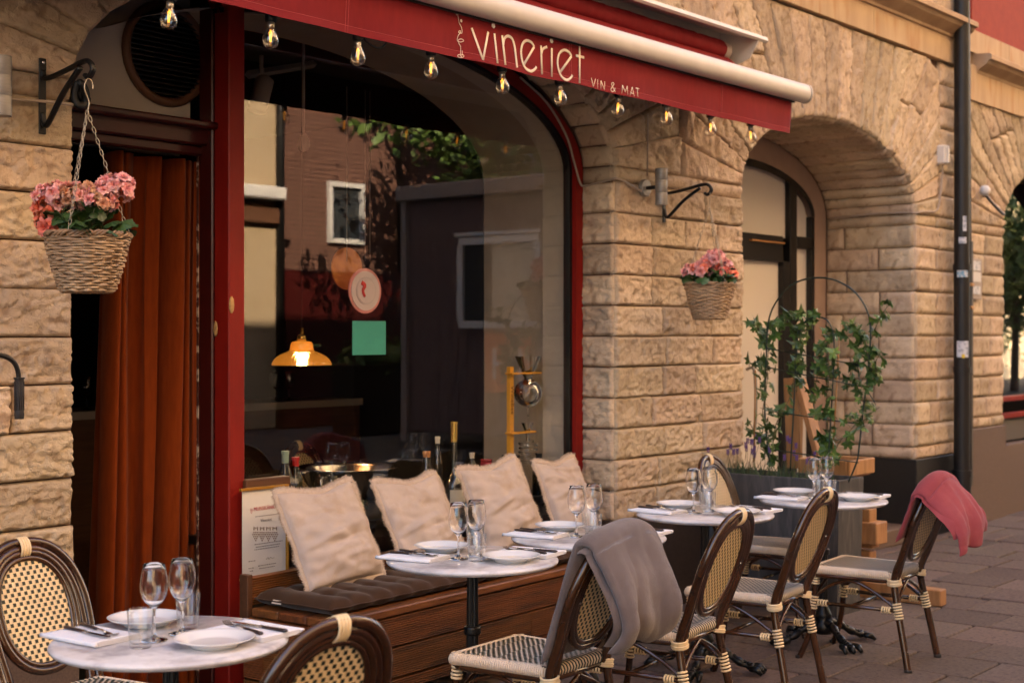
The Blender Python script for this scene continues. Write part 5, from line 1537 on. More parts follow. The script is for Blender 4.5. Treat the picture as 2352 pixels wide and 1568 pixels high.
BR = Matrix.Rotation(BRZ, 3, 'Z')
def benchpt(x, y, z): return Vector((BX0, BY0, 0)) + BR @ Vector((x, y, 0)) + Vector((0, 0, z))
def seat_cushion(x0, x1, label, seed, tagged):
    L, D, T = x1 - x0, .435, .062
    nx_, ny_ = max(2, round(L / .125)), 3
    def f(u, v, sg):
        x, y = (u - .5) * L, (v - .5) * D
        e = min(min(u, 1 - u) * L, min(v, 1 - v) * D)
        ed = min(1, e / .06); ed = math.sqrt(max(0, 1 - (1 - ed) ** 2))
        cx_, cy_ = (u * nx_) % 1, (v * ny_) % 1
        bt = 0
        for i in range(1, nx_):
            for j in range(1, ny_):
                d2 = ((u - i / nx_) * L) ** 2 + ((v - j / ny_) * D) ** 2
                bt += math.exp(-d2 / .0007)
        crease = math.exp(-(min(cx_, 1 - cx_) * L / nx_ / .017) ** 2) * .55
        k = T / 2 * ed * (1 + .22 * math.sin(math.pi * cx_)) - .019 * min(1, bt) - .012 * crease * ed
        k += .005 * noise.noise(Vector((x * 16 + seed, y * 13, 1))) * ed
        sx_ = .010 * noise.noise(Vector((x * 8, y * 8, seed)))
        return (x * (1 + .02 * (1 - ed)) + sx_ * (1 - ed), y - .016 * (1 - abs(2 * v - 1)) * 0 + .006 * math.sin(u * nx_ * math.pi * 2) * (1 - ed), sg * k)
    p = benchpt((x0 + x1) / 2, .245, BTOP + T / 2 + .003)
    t = thing('seat_cushion', label, 'cushion', p, BRZ, 'brown seat cushions on the bench')
    b = MB(); n1, n2 = int(L / .012), 38
    b.grid(lambda u, v: f(u, v, 1), n1, n2); b.grid(lambda u, v: f(1 - u, v, -.85), n1, n2)
    b.build('pad', M['cushion'], t)
    b = MB()
    for i in range(1, nx_):
        for j in range(1, ny_):
            q = f(i / nx_, j / ny_, 1); b.lathe([(.007, -.001), (.005, .002), (0, .003)], 8, (q[0], q[1], q[2]))
    b.build('tuft', M['cushion'], t)
    b = MB(); pts = []
    for i in range(60): pts.append(f(i / 59, 0, 1))
    pts += [f(1, j / 30, 1) for j in range(31)]; pts += [f(1 - i / 59, 1, 1) for i in range(60)]; pts += [f(0, 1 - j / 30, 1) for j in range(31)]
    b.tube(pts, .0028, 6, True); b.build('piping', M['cushion'], t)
    if tagged:
        b = MB(); b.grid(lambda u, v: (-L / 2 - .004 - .010 * v, .115 - .055 * u, .006 - .014 * v), 4, 3); o = b.build('care_label', M['care'], t)
    return t
seat_cushion(.03, 1.02, 'brown tufted seat cushion with a pale label at the left end of the bench', 1, True)
seat_cushion(1.04, 2.02, 'brown tufted seat cushion on the bench behind the second table', 2, False)

def pillow(corner_tl, corner_tr, base_z, label, seed, s=.44, roll=0, yb0=4.30, lean=17, spin=0):
    rr = random.Random(seed)
    t = thing('linen_pillow', label, 'pillow', (0, 0, 0), 0, 'frayed linen pillows along the bench')
    ph = [rr.uniform(0, 9) for _ in range(5)]
    def shape(u, v, sg):
        x, y = (u - .5) * 2, (v - .5) * 2
        fx, fy = 1 - abs(x) ** 2.2, 1 - abs(y) ** 2.2
        th = (.060 + .014 * math.sin(seed * 2.3) + .016 * -y) * (max(0, fx) * max(0, fy)) ** .42
        pin = .030
        px_ = x * s / 2 * (1 - pin * (1 - y * y)) ; py_ = y * s / 2 * (1 - pin * (1 - x * x))
        sagc = .030 * math.exp(-((x - .1 * math.sin(seed)) / .55) ** 2) * max(0, y) ** 2      # slack top edge
        py_ -= sagc
        w_ = 0
        w_ += .014 * math.exp(-((y - .10 - .22 * x + .15 * math.sin(seed)) / .075) ** 2) * math.exp(-((x + .25) / .7) ** 2)
        w_ -= .015 * math.exp(-((y + .22 - .15 * x) / .06) ** 2) * math.exp(-((x - .3) / .5) ** 2)
        w_ += .007 * math.exp(-((y + .55 - .12 * x) / .07) ** 2) * math.exp(-((x - .2) / .6) ** 2)
        w_ += .017 * noise.noise(Vector((x * 1.4 + ph[0], y * 3.6 + x, ph[1]))) + .008 * noise.noise(Vector((x * 4 + ph[2], y * 7, ph[3])))
        return Vector((px_, py_, sg * th + (w_ * min(1, th / .03) if sg > 0 else 0)))
    b = MB(); b.grid(lambda u, v: shape(u, v, 1), 60, 60); b.grid(lambda u, v: shape(1 - u, v, -.8), 30, 30)
    body = b
    fl = MB()                                # flat flange with a frayed edge
    per = []
    N_ = 110
    for side in range(4):
        for i in range(N_):
            q = i / N_
            per.append((q, 0) if side == 0 else (1, q) if side == 1 else (1 - q, 1) if side == 2 else (0, 1 - q))
    inner, outer = [], []
    for i, (u, v) in enumerate(per):
        p = shape(u, v, 0); c_ = Vector((0, 0, 0)); x, y = (u - .5) * 2, (v - .5) * 2
        d = Vector((x if abs(x) > .985 else x * .06, y if abs(y) > .985 else y * .06, 0))
        d = Vector((math.copysign(1, x) if abs(x) > .97 else 0, math.copysign(1, y) if abs(y) > .97 else 0, 0))
        if d.length < .1: d = Vector((x, y, 0))
        d.normalize()
        wz = .010 * noise.noise(Vector((u * 9 + ph[4], v * 9, 2)))
        inner.append(p - d * .012 + Vector((0, 0, .001)))
        outer.append(p + d * (.021 + .005 * noise.noise(Vector((u * 12, v * 12, ph[0])))) + Vector((0, 0, wz)))
    n = len(per); vs = inner + outer
    fl.add(vs, [(i, (i + 1) % n, n + (i + 1) % n, n + i) for i in range(n)])
    fr_ = MB()
    for i in range(n):
        for k in range(3):
            f_ = (k + rr.random()) / 3; a = outer[i].lerp(outer[(i + 1) % n], f_); i_ = inner[i].lerp(inner[(i + 1) % n], f_)
            d = (a - i_).normalized(); side = (outer[(i + 1) % n] - outer[i]).normalized()
            L = rr.uniform(.006, .014); tip = a + d * L + side * rr.uniform(-.005, .005) + Vector((0, 0, rr.uniform(-.006, .006)))
            w_ = .0019
            fr_.add([a - side * w_ - d * .003, a + side * w_ - d * .003, tip], [(0, 1, 2)])
            fr_.add([a - side * w_ - d * .003 + Vector((0, 0, .001)), tip + Vector((0, 0, .0005)), a + side * w_ - d * .003], [(0, 1, 2)])
    body.build('cover', M['linen'], t); o = fl.build('flange', M['fringe'], t); modif(o, 'SOLIDIFY', thickness=.002)
    tag(fr_.build('fringe', M['fringe'], t, False), kind='stuff')
    # stand it up: local x along the bench, local y up the slope, local z to the street
    ca = R(lean)
    rot = Matrix.Rotation(BRZ + R(roll), 4, 'Z') @ Matrix.Rotation(R(90) - ca, 4, 'X') @ Matrix.Rotation(R(spin), 4, 'Z')
    x_base = corner_tl
    up_ = rot.to_3x3() @ Vector((0, 1, 0))
    c = Vector((x_base, yb0, base_z)) + up_ * (s / 2 + .01)
    t.matrix_world = Matrix.Translation(c) @ rot
    return t
pillow(4.235, 0, .52, 'frayed linen pillow at the left end of the bench, beside the framed certificate', 1, .44, -3, 4.365, 25, 3)
pillow(4.825, 0, .52, 'frayed linen pillow, second from the left on the bench', 2, .43, -1, 4.385, 26, 1.5)
pillow(5.45, 0, .52, 'frayed linen pillow, third from the left, before the gold capped bottle', 3, .45, -3, 4.41, 23, 5)
pillow(6.00, 0, .52, 'frayed linen pillow at the right end of the bench, against the red frame', 4, .42, 5, 4.45, 21, 0)

# ================================================================== CERTIFICATE AND THINGS IN THE WINDOW
def text_mesh(txt, size, name, mt, parent, loc, rot=(R(90), 0, 0), ext=.0004, align='CENTER', sx=1):
    cu_ = bpy.data.curves.new(name, 'FONT'); cu_.body = txt; cu_.size = size; cu_.extrude = ext; cu_.align_x = align; cu_.resolution_u = 2
    tmp = bpy.data.objects.new(name, cu_); COL.objects.link(tmp)
    me = bpy.data.meshes.new_from_object(tmp.evaluated_get(bpy.context.evaluated_depsgraph_get()))
    bpy.data.objects.remove(tmp); me.name = name
    me.materials.clear(); me.materials.append(mt)
    o = meshob(name, me, parent, loc, rot, (sx, 1, 1)); return o
YC = 4.715
ct = thing('certificate', 'framed printed wine certificate standing under the window beside the red column', 'certificate', (0, 0, 0))
a, d = PY(556, 1134, YC), PY(656, 1312, YC)
x0, x1, z1 = a.x, d.x, PY(610, 1122, YC).z
z0 = PY(610, 1318, YC).z
b = MB(); b.quad((x0, YC, z0), (x1, YC, z0), (x1, YC, z1), (x0, YC, z1)); b.build('paper', M['paper'], ct, False)
b = MB()
for (xa, xb, za, zb_) in ((x0 - .012, x1 + .012, z1, z1 + .012), (x0 - .012, x1 + .012, z0 - .012, z0), (x1, x1 + .012, z0, z1)):
    b.box(((xa + xb) / 2, YC - .002, (za + zb_) / 2), (xb - xa, .018, zb_ - za), ch=.002)
b.build('frame', M['gold'], ct, False)
yt = YC - .0015
def cpt(px, py): p = PY(px, py, YC); return (p.x, yt, p.z)
text_mesh('MUNSK\u00c4NKARNA', .0235, 'heading', M['inkred'], ct, cpt(582, 1173), align='LEFT', sx=.92)
text_mesh('Vineriet', .0195, 'shop_name', M['ink'], ct, cpt(598, 1198), align='LEFT')
def lines(py, px0, px1, n, name):
    b = MB()
    for k in range(n):
        p, q = cpt(px0 + (k % 2) * 3, py + 6 * k), cpt(px1 - (k % 3) * 5, py + 6 * k)
        x = p[0]
        while x < q[0]:
            w_ = rnd.uniform(.004, .012); b.quad((x, yt, p[2]), (x + w_, yt, p[2]), (x + w_, yt, p[2] + .0035), (x, yt, p[2] + .0035)); x += w_ + .003
    b.build(name, M['ink'], ct, False)
lines(1187, 586, 640, 1, 'print_line'); lines(1251, 584, 648, 3, 'print_line'); lines(1300, 592, 634, 2, 'print_line'); lines(1290, 570, 586, 1, 'print_line'); lines(1306, 570, 582, 2, 'print_line')
for k, px in enumerate((587, 601.5, 616, 630.5)):
    b = MB()
    for r_, n in enumerate((3, 4, 3, 2, 1)):
        for q in range(n):
            c_ = cpt(px + (q - (n - 1) / 2) * 4.4, 1222 + r_ * 4.6); b.lathe([(0, .0006), (.0034, 0)], 8, c_, M=Matrix.Rotation(R(90), 3, 'X'), cap=False)
    b.tube([cpt(px - 4, 1217), cpt(px - 4.5, 1209), cpt(px, 1213), cpt(px + 4, 1209), cpt(px + 4, 1217)], .0012, 5)
    b.build('grape_emblem', M['inkgold'], ct)
b = MB(); c_ = cpt(578, 1172)
for r_, n in enumerate((2, 3, 2, 1)):
    for q in range(n):
        c_ = cpt(577 + (q - (n - 1) / 2) * 2.6, 1168 + r_ * 3.2); b.lathe([(0, .0006), (.0022, 0)], 6, c_, M=Matrix.Rotation(R(90), 3, 'X'), cap=False)
b.build('grape_mark', M['inkred'], ct)
p, q = cpt(611, 1284), cpt(632, 1277)
b = MB(); b.tube(spline([p, (p[0] + .01, yt, p[2] + .008), (p[0] + .016, yt, p[2] - .001), (p[0] + .024, yt, p[2] + .007), (p[0] + .034, yt, p[2] + .001), (p[0] + .046, yt, p[2] + .004)], 4), .0008, 4); b.build('signature', M['ink'], ct)
wb = thing('wooden_ledge', 'dark brown wooden board end behind the certificate at the window foot', 'board', (0, 0, 0))
a, d = PY(556, 1118, 4.755), PY(658, 1106, 4.755)
b = MB(); b.box(((a.x + d.x) / 2, 4.752, a.z + .008), (d.x - a.x, .05, .045), ch=.004); b.build('board', M['wooddark'], wb, False)

def bottle(px, ptop, y, kind, label, H=.30, r=.0375, cap=None, lab=None, glass='bottle', capl=.055, neck=.0145):
    p = PY(px, ptop, y); z0 = p.z - H
    t = thing('wine_bottle' if kind != 'spirit' else 'spirit_bottle', label, 'bottle', (p.x, y, z0), 0, 'bottles on the inner window sill')
    if kind == 'spirit':
        prof = [(0, 0), (.052, 0), (.056, .006), (.058, .06), (.058, .10), (.052, .125), (.034, .15), (.021, .17), (.0165, .20), (.0155, H - .05), (.0155, H - .004)]
    else:
        sh = H * .60
        prof = [(0, 0), (r * .94, 0), (r, .006), (r, sh), (r * .93, sh + .018), (r * .62, sh + .048), (neck * 1.12, sh + .075), (neck, sh + .09), (neck, H - .012), (neck * 1.12, H - .010), (neck * 1.12, H - .002)]
    b = MB(); b.lathe(prof, 22, cap=False); b.build('body', M[glass], t)
    if cap:
        b = MB(); n_ = (.0165 if kind == 'spirit' else neck) * 1.10
        b.lathe([(n_, H - capl), (n_ * 1.02, H - .016), (n_ * 1.14, H - .014), (n_ * 1.14, H), (0, H + .0005)], 20); b.build('capsule', M[cap], t, True, split=40)
    if lab:
        b = MB(); n_ = r * 1.012 if kind != 'spirit' else .0592
        b.grid(lambda u, v: (n_ * math.cos(R(200) + u * R(200)), n_ * math.sin(R(200) + u * R(200)), (.045 + .085 * v) if kind != 'spirit' else .012 + .075 * v), 16, 2); b.build('paper_label', M[lab], t)
    return t
bottle(655, 1035, 4.93, 'wine', 'dark wine bottle with a mint green capsule and white label behind the window', .33, cap='capgreen', lab='label', capl=.07)
bottle(679, 1049, 4.98, 'wine', 'slim dark bottle with a bright red capsule behind the window', .30, r=.033, cap='capred', glass='olivebottle', lab='bluelabel', capl=.045)
bottle(980, 1036, 4.96, 'wine', 'small clear bottle with an orange cork behind the second pillow', .27, r=.032, cap='cork', glass='clear', capl=.03, neck=.0165)
bottle(1005, 1002, 4.98, 'wine', 'slender clear bottle with a white stopper behind the window', .36, r=.026, cap='capwhite', glass='clear', capl=.036, neck=.011)
bottle(1043, 968, 4.97, 'spirit', 'round shouldered clear spirit bottle with a tall gold capsule', .44, cap='capgold', glass='clear', capl=.105, lab='label')
bottle(1084, 1039, 4.96, 'wine', 'dark bottle with a pale printed cork behind the third pillow', .28, cap='capwhite', capl=.03, neck=.0115)
bottle(1160, 1044, 4.94, 'wine', 'dark bottle with a black cap left of the yellow wooden stand', .28, cap='capblack', lab='label', capl=.022)
bottle(1187, 1044, 4.90, 'wine', 'dark bottle with a black capsule right of the yellow wooden stand', .29, cap='capblack', lab='label', capl=.05)
bottle(1238, 1041, 4.92, 'wine', 'dark bottle with a black capsule before the glass coil', .29, cap='capblack', capl=.05)
bottle(1117, 1054, 5.02, 'wine', 'rose coloured bottle lying low behind the third pillow', .25, r=.05, glass='rose', neck=.03)
bw_ = thing('ice_bowl', 'wide polished steel wine bowl on the inner sill behind the second pillow', 'bowl', (0, 0, 0))
pl_, pr_ = PY(768, 1072, 5.02), PY(952, 1084, 5.02)
rb_ = .25
c_ = Vector(((pl_.x + pr_.x) / 2, 5.22, (pl_.z + pr_.z) / 2 + .0))
b = MB(); b.lathe([(0, -.17), (.11, -.168), (.17, -.13), (.215, -.07), (.243, -.01), (.258, 0), (.262, .003), (.258, .006), (.246, .004), (.238, -.01), (.20, -.08), (.15, -.13), (0, -.15)], 48, c_, cap=False); b.build('bowl', M['bowl'], bw_)
b = MB(); b.tube(spline([c_ + Vector((-.25, -.06, -.01)), c_ + Vector((-.27, -.09, -.05)), c_ + Vector((-.25, -.10, -.10)), c_ + Vector((-.21, -.07, -.09))], 5), .006, 8); b.build('handle', M['bowl'], bw_)
b = MB(); b.lathe([(.10, -.215), (.11, -.168)], 24, c_); b.build('foot', M['bowl'], bw_)
# yellow wooden decanting stand with glass funnel, globe and coil
yst = 4.97
ws = thing('decanting_stand', 'yellow wooden stand holding a glass funnel, globe and coil in the window', 'stand', (0, 0, 0))
pt, pb = PY(1172, 842, yst), PY(1172, 1056, yst)
b = MB(); b.box((pt.x, yst, (pt.z + pb.z - .10) / 2), (.034, .026, pt.z - pb.z + .10), ch=.002); b.build('post', M['yellowwood'], ws, False)
for py, L in ((858, 52), (995, 40)):
    q0, q1 = PY(1163, py, yst), PY(1180 + L, py, yst)
    b = MB(); b.box(((q0.x + q1.x) / 2, yst - .014, q0.z), (q1.x - q0.x, .05, .010), ch=.002); b.build('shelf_arm', M['yellowwood'], ws, False)
pc = PY(1172, 898, yst)
text_mesh('WineBee', .042, 'burnt_word', M['burn'], ws, (pc.x - .010, yst - .0138, pc.z + .03), rot=(R(90), R(90), 0), align='LEFT')
cx_ = PY(1213, 900, yst).x
def gz(py): return PY(1213, py, yst).z
b = MB(); b.lathe([(.075, gz(818)), (.022, gz(868)), (.020, gz(876))], 24, (cx_, yst, 0), cap=False); b.build('glass_funnel', M['stemware'], ws)
zc_ = gz(902); b = MB(); b.lathe([(.080 * math.sin(R(a)), zc_ + .080 * math.cos(R(a))) for a in range(14, 181, 6)], 28, (cx_, yst, 0), cap=False); b.tube([(cx_, yst, zc_ - .075), (cx_, yst, gz(958))], .006, 8); b.build('glass_globe', M['stemware'], ws)
b = MB(); b.lathe([(.036, gz(970)), (.010, gz(994)), (.008, gz(1012))], 20, (cx_ - .005, yst, 0), cap=False); b.build('small_funnel', M['stemware'], ws)
b = MB(); b.tube([(cx_ + .050 * math.cos(i * .3), yst + .050 * math.sin(i * .3), gz(1014) - i * .00115) for i in range(100)], .0065, 8); b.build('glass_coil', M['stemware'], ws)
# pendant lamp deep in the room
yl = 5.42
pl_ = PY(693, 838, yl)
lm = thing('pendant_lamp', 'lit amber glass pendant lamp glowing behind the window', 'pendant lamp', (pl_.x, yl, pl_.z))
s_ = 1.0 / 1
def ribbed(u, v):
    prof = [(.150, 0), (.149, .008), (.143, .022), (.127, .041), (.100, .057), (.070, .068), (.058, .077), (.056, .104), (.048, .118), (.022, .124)]
    k = v * (len(prof) - 1); i = min(int(k), len(prof) - 2); f = k - i
    r_ = prof[i][0] + (prof[i + 1][0] - prof[i][0]) * f; z = prof[i][1] + (prof[i + 1][1] - prof[i][1]) * f
    r_ *= 1 + .012 * (1 if int(u * 180) % 2 else -1)
    a = 2 * math.pi * u; return (r_ * math.cos(a), r_ * math.sin(a), z)
b = MB(); b.grid(ribbed, 180, 18, wrap=True); b.build('lamp_shade', M['amber'], lm)
b = MB(); b.lathe([(.024, .122), (.022, .15), (.010, .155), (.010, .19)], 16); b.build('brass_neck', M['capgold'], lm)
b = MB(); b.tube([(0, 0, .19), (0, 0, 1.55)], .003, 6); b.build('cord', M['darkcable'], lm)
b = MB(); b.lathe([(0, .105), (.02, .10), (.032, .075), (.030, .05), (.018, .032), (0, .03)], 16); b.build('bulb', M['lampbulb'], lm)
ll = bpy.data.lights.new('pendant_light', 'POINT'); ll.energy = 1.1; ll.color = (1, .72, .42); ll.shadow_soft_size = .03
lo_ = bpy.data.objects.new('pendant_light', ll); COL.objects.link(lo_); lo_.parent = lm; lo_.location = (0, 0, .015)
# discs and sign hanging inside the pane
def disc(px, py, y, rad, m, name, parent, dy=0):
    p = PY(px, py, y); b = MB(); b.lathe([(rad, 0), (rad, .006), (0, .006)], 40, (p.x, y + dy, p.z), M=Matrix.Rotation(R(90), 3, 'X')); return b.build(name, m, parent, False)
ds = thing('round_window_sign', 'round white sign with pink rim and small red mark hanging inside the pane', 'sign', (0, 0, 0))
disc(837, 668, 5.05, .112, M['discpink'], 'rim', ds); disc(837, 668, 5.05, .098, M['discwhite'], 'face', ds, -.004); disc(837, 668, 5.05, .068, mat('disc_inner_ring', (.56, .52, .55), .6), 'inner_ring', ds, -.007); disc(837, 668, 5.05, .062, M['discwhite'], 'face', ds, -.009)
p = PY(836, 665, 5.03); b = MB(); b.tube(spline([(p.x - .012, 5.033, p.z + .035), (p.x + .010, 5.033, p.z + .02), (p.x - .004, 5.033, p.z - .005), (p.x + .010, 5.033, p.z - .035)], 5), [.012 - .0003 * i for i in range(16)], 8, sq=(1, .2, 1)); b.build('red_mark', M['discred'], ds)
da = thing('amber_window_disc', 'round amber disc hanging partly behind the white round sign', 'sign', (0, 0, 0)); disc(796, 617, 5.12, .105, M['discamber'], 'disc', da)
gs = thing('mint_window_sign', 'small mint green rectangular sign hanging in the window', 'sign', (0, 0, 0))
p = PY(848, 776, 5.06); b = MB(); b.box((p.x, 5.06, p.z), (.235, .006, .17), ch=.002); b.build('board', M['greensign'], gs, False)
hs_ = MB()
for px in (795, 837, 848):
    q = PY(px, 600, 5.06); hs_.tube([(q.x, 5.055, q.z - .0), (q.x, 5.055, 2.8)], .0015, 5)
tag(hs_.build('hanging_threads', M['cable']), 'thin threads holding the signs inside the pane', 'thread')
tr_ = thing('track_light', 'dim ceiling track with a white spotlight inside the shop', 'spotlight', (0, 0, 0))
q0, q1 = PY(570, 172, 5.7), PY(720, 148, 6.2)
b = MB(); b.tube([q0, q1], .022, 4); b.build('track', M['plate_grey'], tr_, False)
q = PY(600, 215, 5.75); b = MB(); b.lathe([(.05, -.1), (.05, .08), (.02, .1)], 16, q, M=Matrix.Rotation(R(18), 3, 'Y')); b.tube([q + Vector((0, 0, .1)), q + Vector((.0, 0, .2))], .012, 6); b.build('spot', M['plate_grey'], tr_)
q = PY(697, 330, 5.6); b = MB(); b.tube([q + Vector((0, 0, .05)), q + Vector((0, 0, .75))], .008, 6); b.lathe([(.012, .05), (.03, .02), (.034, -.01), (.02, -.04), (0, -.045)], 14, q); b.build('hanging_bulb', M['plate_grey'], tr_)
# shop furniture glimpsed inside: a counter with glasses, two chair backs
cnr = thing('bar_counter', 'dim bar counter with a pale front edge deep inside the shop', 'counter', (0, 0, 0))
b = MB(); b.box((6.3, 8.0, .55), (2.6, .6, 1.1), ch=.01); b.build('counter', M['wooddark'], cnr, False)
b = MB(); b.box((6.3, 7.69, 1.08), (2.6, .03, .05)); b.build('counter_edge', M['plate_grey'], cnr, False)
for k in range(9):
    x = 5.3 + k * .22 + rnd.uniform(-.05, .05)
    item([wine_me], 'wine_glass', 'stemmed glass on the dim bar counter inside the shop', 'wine glass', 'glasses on the bar counter', (x, 7.9 + rnd.uniform(-.1, .1), 1.105), 0)
for k, (x, y) in enumerate(((4.95, 6.1), (6.1, 6.3))):
    dup(chairC, (x, y, 0), R(160 + 30 * k), ['rattan chair inside the shop, seen dimly left of the steel bowl', 'rattan chair inside the shop, seen dimly right of the steel bowl'][k])
it = thing('indoor_table', 'dim round table inside the shop near the red column', 'table', (4.72, 5.95, 0)); b = MB(); b.lathe([(0, .73), (.33, .73), (.33, .755), (0, .755)], 32); b.build('top', M['plate_grey'], it, False); b = MB(); b.lathe([(.2, 0), (.2, .02), (.03, .04), (.03, .73)], 16); b.build('pedestal', M['black'], it)
for k, px in enumerate((739, 762)):
    p = PY(px, 1128, 5.05)
    item([wine_me], 'wine_glass', ['empty wine glass on the inner sill, left of two', 'empty wine glass on the inner sill beside the steel bowl'][k], 'wine glass', 'glasses on the inner sill', (p.x, 5.05, .69), 0)

# ================================================================== PLANTER, TRELLIS, IVY, LAVENDER
plr = thing('planter', 'tall grey concrete planter box standing out from the wall', 'planter', (7.455, 4.07, 0))
W_, D_, H_ = .155, .455, .768
b = MB()
o4 = [(-W_ + .012, -D_ + .02), (W_ - .012, -D_ + .02), (W_ - .012, D_), (-W_ + .012, D_)]
t4 = [(-W_, -D_), (W_, -D_), (W_, D_), (-W_, D_)]; i4 = [(-W_ + .022, -D_ + .022), (W_ - .022, -D_ + .022), (W_ - .022, D_ - .022), (-W_ + .022, D_ - .022)]
vs = [(x, y, 0) for x, y in o4] + [(x, y, H_ - .006) for x, y in t4] + [(x * .985, y * .995, H_) for x, y in t4] + [(x, y, H_) for x, y in i4] + [(x, y, H_ - .12) for x, y in i4]
fs = []
for l in range(4):
    for k in range(4): fs.append((l * 4 + k, l * 4 + (k + 1) % 4, l * 4 + 4 + (k + 1) % 4, l * 4 + 4 + k))
b.add(vs, fs); b.build('box', M['planter'], plr, False)
b = MB(); b.grid(lambda u, v: ((u - .5) * 2 * (W_ - .02), (v - .5) * 2 * (D_ - .02), H_ - .07 + .012 * noise.noise(Vector((u * 6, v * 14, 0)))), 12, 30); b.build('soil', M['soil'], plr)
trl = thing('trellis', 'green wire trellis with two hoops standing in the planter', 'trellis', (0, 0, 0))
XT = 7.42
def tp(px, py, x=XT): return PX(px, py, x)
b = MB(); b.tube(spline([tp(1768, 1062), tp(1757, 950), tp(1760, 830), tp(1765, 740), tp(1785, 690), tp(1822, 652), tp(1872, 638), tp(1925, 646), tp(1972, 680), tp(1998, 738), tp(1996, 840), tp(1984, 930), tp(1974, 1020), tp(1968, 1060), tp(1948, 1108)], 6), .0052, 8); b.build('outer_hoop', M['trellis'], trl)
b = MB(); b.tube(spline([tp(1815, 1080), tp(1822, 960), tp(1830, 800), tp(1836, 755), tp(1858, 733), tp(1882, 728), tp(1905, 742), tp(1916, 790), tp(1912, 900), tp(1906, 1000), tp(1902, 1080)], 6), .0045, 8); b.build('inner_hoop', M['trellis'], trl)
for (pa, pb) in (((1762, 800), (1996, 842)), ((1757, 842), (1992, 890)), ((1757, 942), (1984, 975)), ((1762, 1030), (1972, 1062))):
    b = MB(); b.tube([tp(*pa), tp(*pb)], .0038, 6); b.build('crossbar', M['trellis'], trl)
b = MB(); b.tube([tp(1992, 895, XT + .01), tp(2012, 930, XT + .01)], .003, 6); b.build('wire_end', M['trellis'], trl)
for k, (pa, pb) in enumerate((((1928, 775), (1912, 1060)), ((1735, 850), (1732, 1060)))):
    b = MB(); b.tube([tp(*pa, XT + .03), tp(*pb, XT + .03)], .005, 6)
    tag(b.build('bamboo_cane', M['bamboo']), ['thin bamboo cane among the ivy on the right side of the trellis', 'thin bamboo cane at the left edge of the trellis'][k], 'cane', 'bamboo canes in the planter')
# ivy leaf: five lobes with a folded midrib
def ivy_mesh(seed, mt):
    rr = random.Random(seed)
    out = [(0, -.10), (.16, -.34), (.34, -.28), (.30, -.05), (.62, .02), (.36, .22), (.22, .30), (.0, .86), (-.20, .30), (-.38, .20), (-.60, .04), (-.30, -.06), (-.33, -.30), (-.15, -.33)]
    vs = [(0, .05, 0)]
    for x, y in out: vs.append((x * .05 * rr.uniform(.9, 1.1), y * .05 * rr.uniform(.92, 1.08), -.016 * (abs(x) ** 1.3) - .012 * max(0, y) ** 2 + .004 * rr.uniform(-1, 1)))
    vs[0] = (0, .004, .003)
    n = len(out); m_ = MB(); m_.add(vs, [(0, i + 1, (i + 1) % n + 1) for i in range(n)]); return m_.mesh('leaf', mt, False)
IM = [ivy_mesh(i, M['ivy']) for i in range(4)] + [ivy_mesh(9, M['ivypale'])]
def ivy(label, stems, seed, per=.0205, extra=()):
    rr = random.Random(seed); t = thing('ivy_plant', label, 'ivy', (0, 0, 0), 0, 'ivy climbing the trellis'); sm = MB(); n = 0
    for (pts, dens, spread, pale) in stems:
        path = spline([tp(a, c_, XT + rr.uniform(-.03, .05)) for a, c_ in pts], 8)
        sm.tube(path, [.0034 - .0018 * i / len(path) for i in range(len(path))], 5)
        acc = 0
        for i in range(1, len(path)):
            acc += (path[i] - path[i - 1]).length
            while acc > per / dens:
                acc -= per / dens
                off = Vector((rr.uniform(-1, 1) * .8, rr.uniform(-1, 1), rr.uniform(-1, .8))) * spread
                p = path[i] + off * 1.35
                sm.tube([path[i], path[i] + off * .5 + Vector((0, 0, .008)), p], .0012, 4)
                me = IM[4] if rr.random() < pale else IM[rr.randrange(4)]
                s__ = rr.uniform(.7, 1.65) * (1.05 if me is not IM[4] else .95)
                meshob('leaf', me, t, p, (rr.uniform(.3, 1.9), rr.uniform(-1, 1), rr.uniform(-.6, 2.9) - R(50)), (s__ * rr.uniform(.8, 1.15), s__, s__)); n += 1
    sm.build('vines', M['stem'], t)
    return n
nI = ivy('ivy with dark lobed leaves climbing the left side of the trellis', [
    ([(1770, 1070), (1765, 1000), (1752, 950), (1762, 880), (1765, 800), (1772, 740)], 1.2, .034, .05),
    ([(1772, 1070), (1780, 985), (1795, 950), (1818, 900), (1826, 820)], .8, .03, .05),
    ([(1765, 800), (1750, 770), (1735, 742), (1722, 752)], 1.0, .018, .2),
    ([(1772, 750), (1800, 738), (1830, 730), (1850, 760)], 1.9, .034, .08),
    ([(1850, 760), (1862, 730), (1870, 715)], 1.2, .02, .25),
    ([(1765, 870), (1742, 850), (1722, 832)], .8, .02, .0),
    ([(1765, 1010), (1740, 1000), (1722, 970)], .7, .02, .0),
    ([(1830, 900), (1832, 820), (1838, 770)], 1.2, .03, .08)], 2)
lfp = PZ(1597, 1545, .004)
lf = meshob('fallen_leaf', IM[4], None, (lfp.x, lfp.y, .012), (.1, .05, 1.2), (.9, .9, .9)); tag(lf, 'single pale green leaf lying on the paving under the tables', 'leaf')
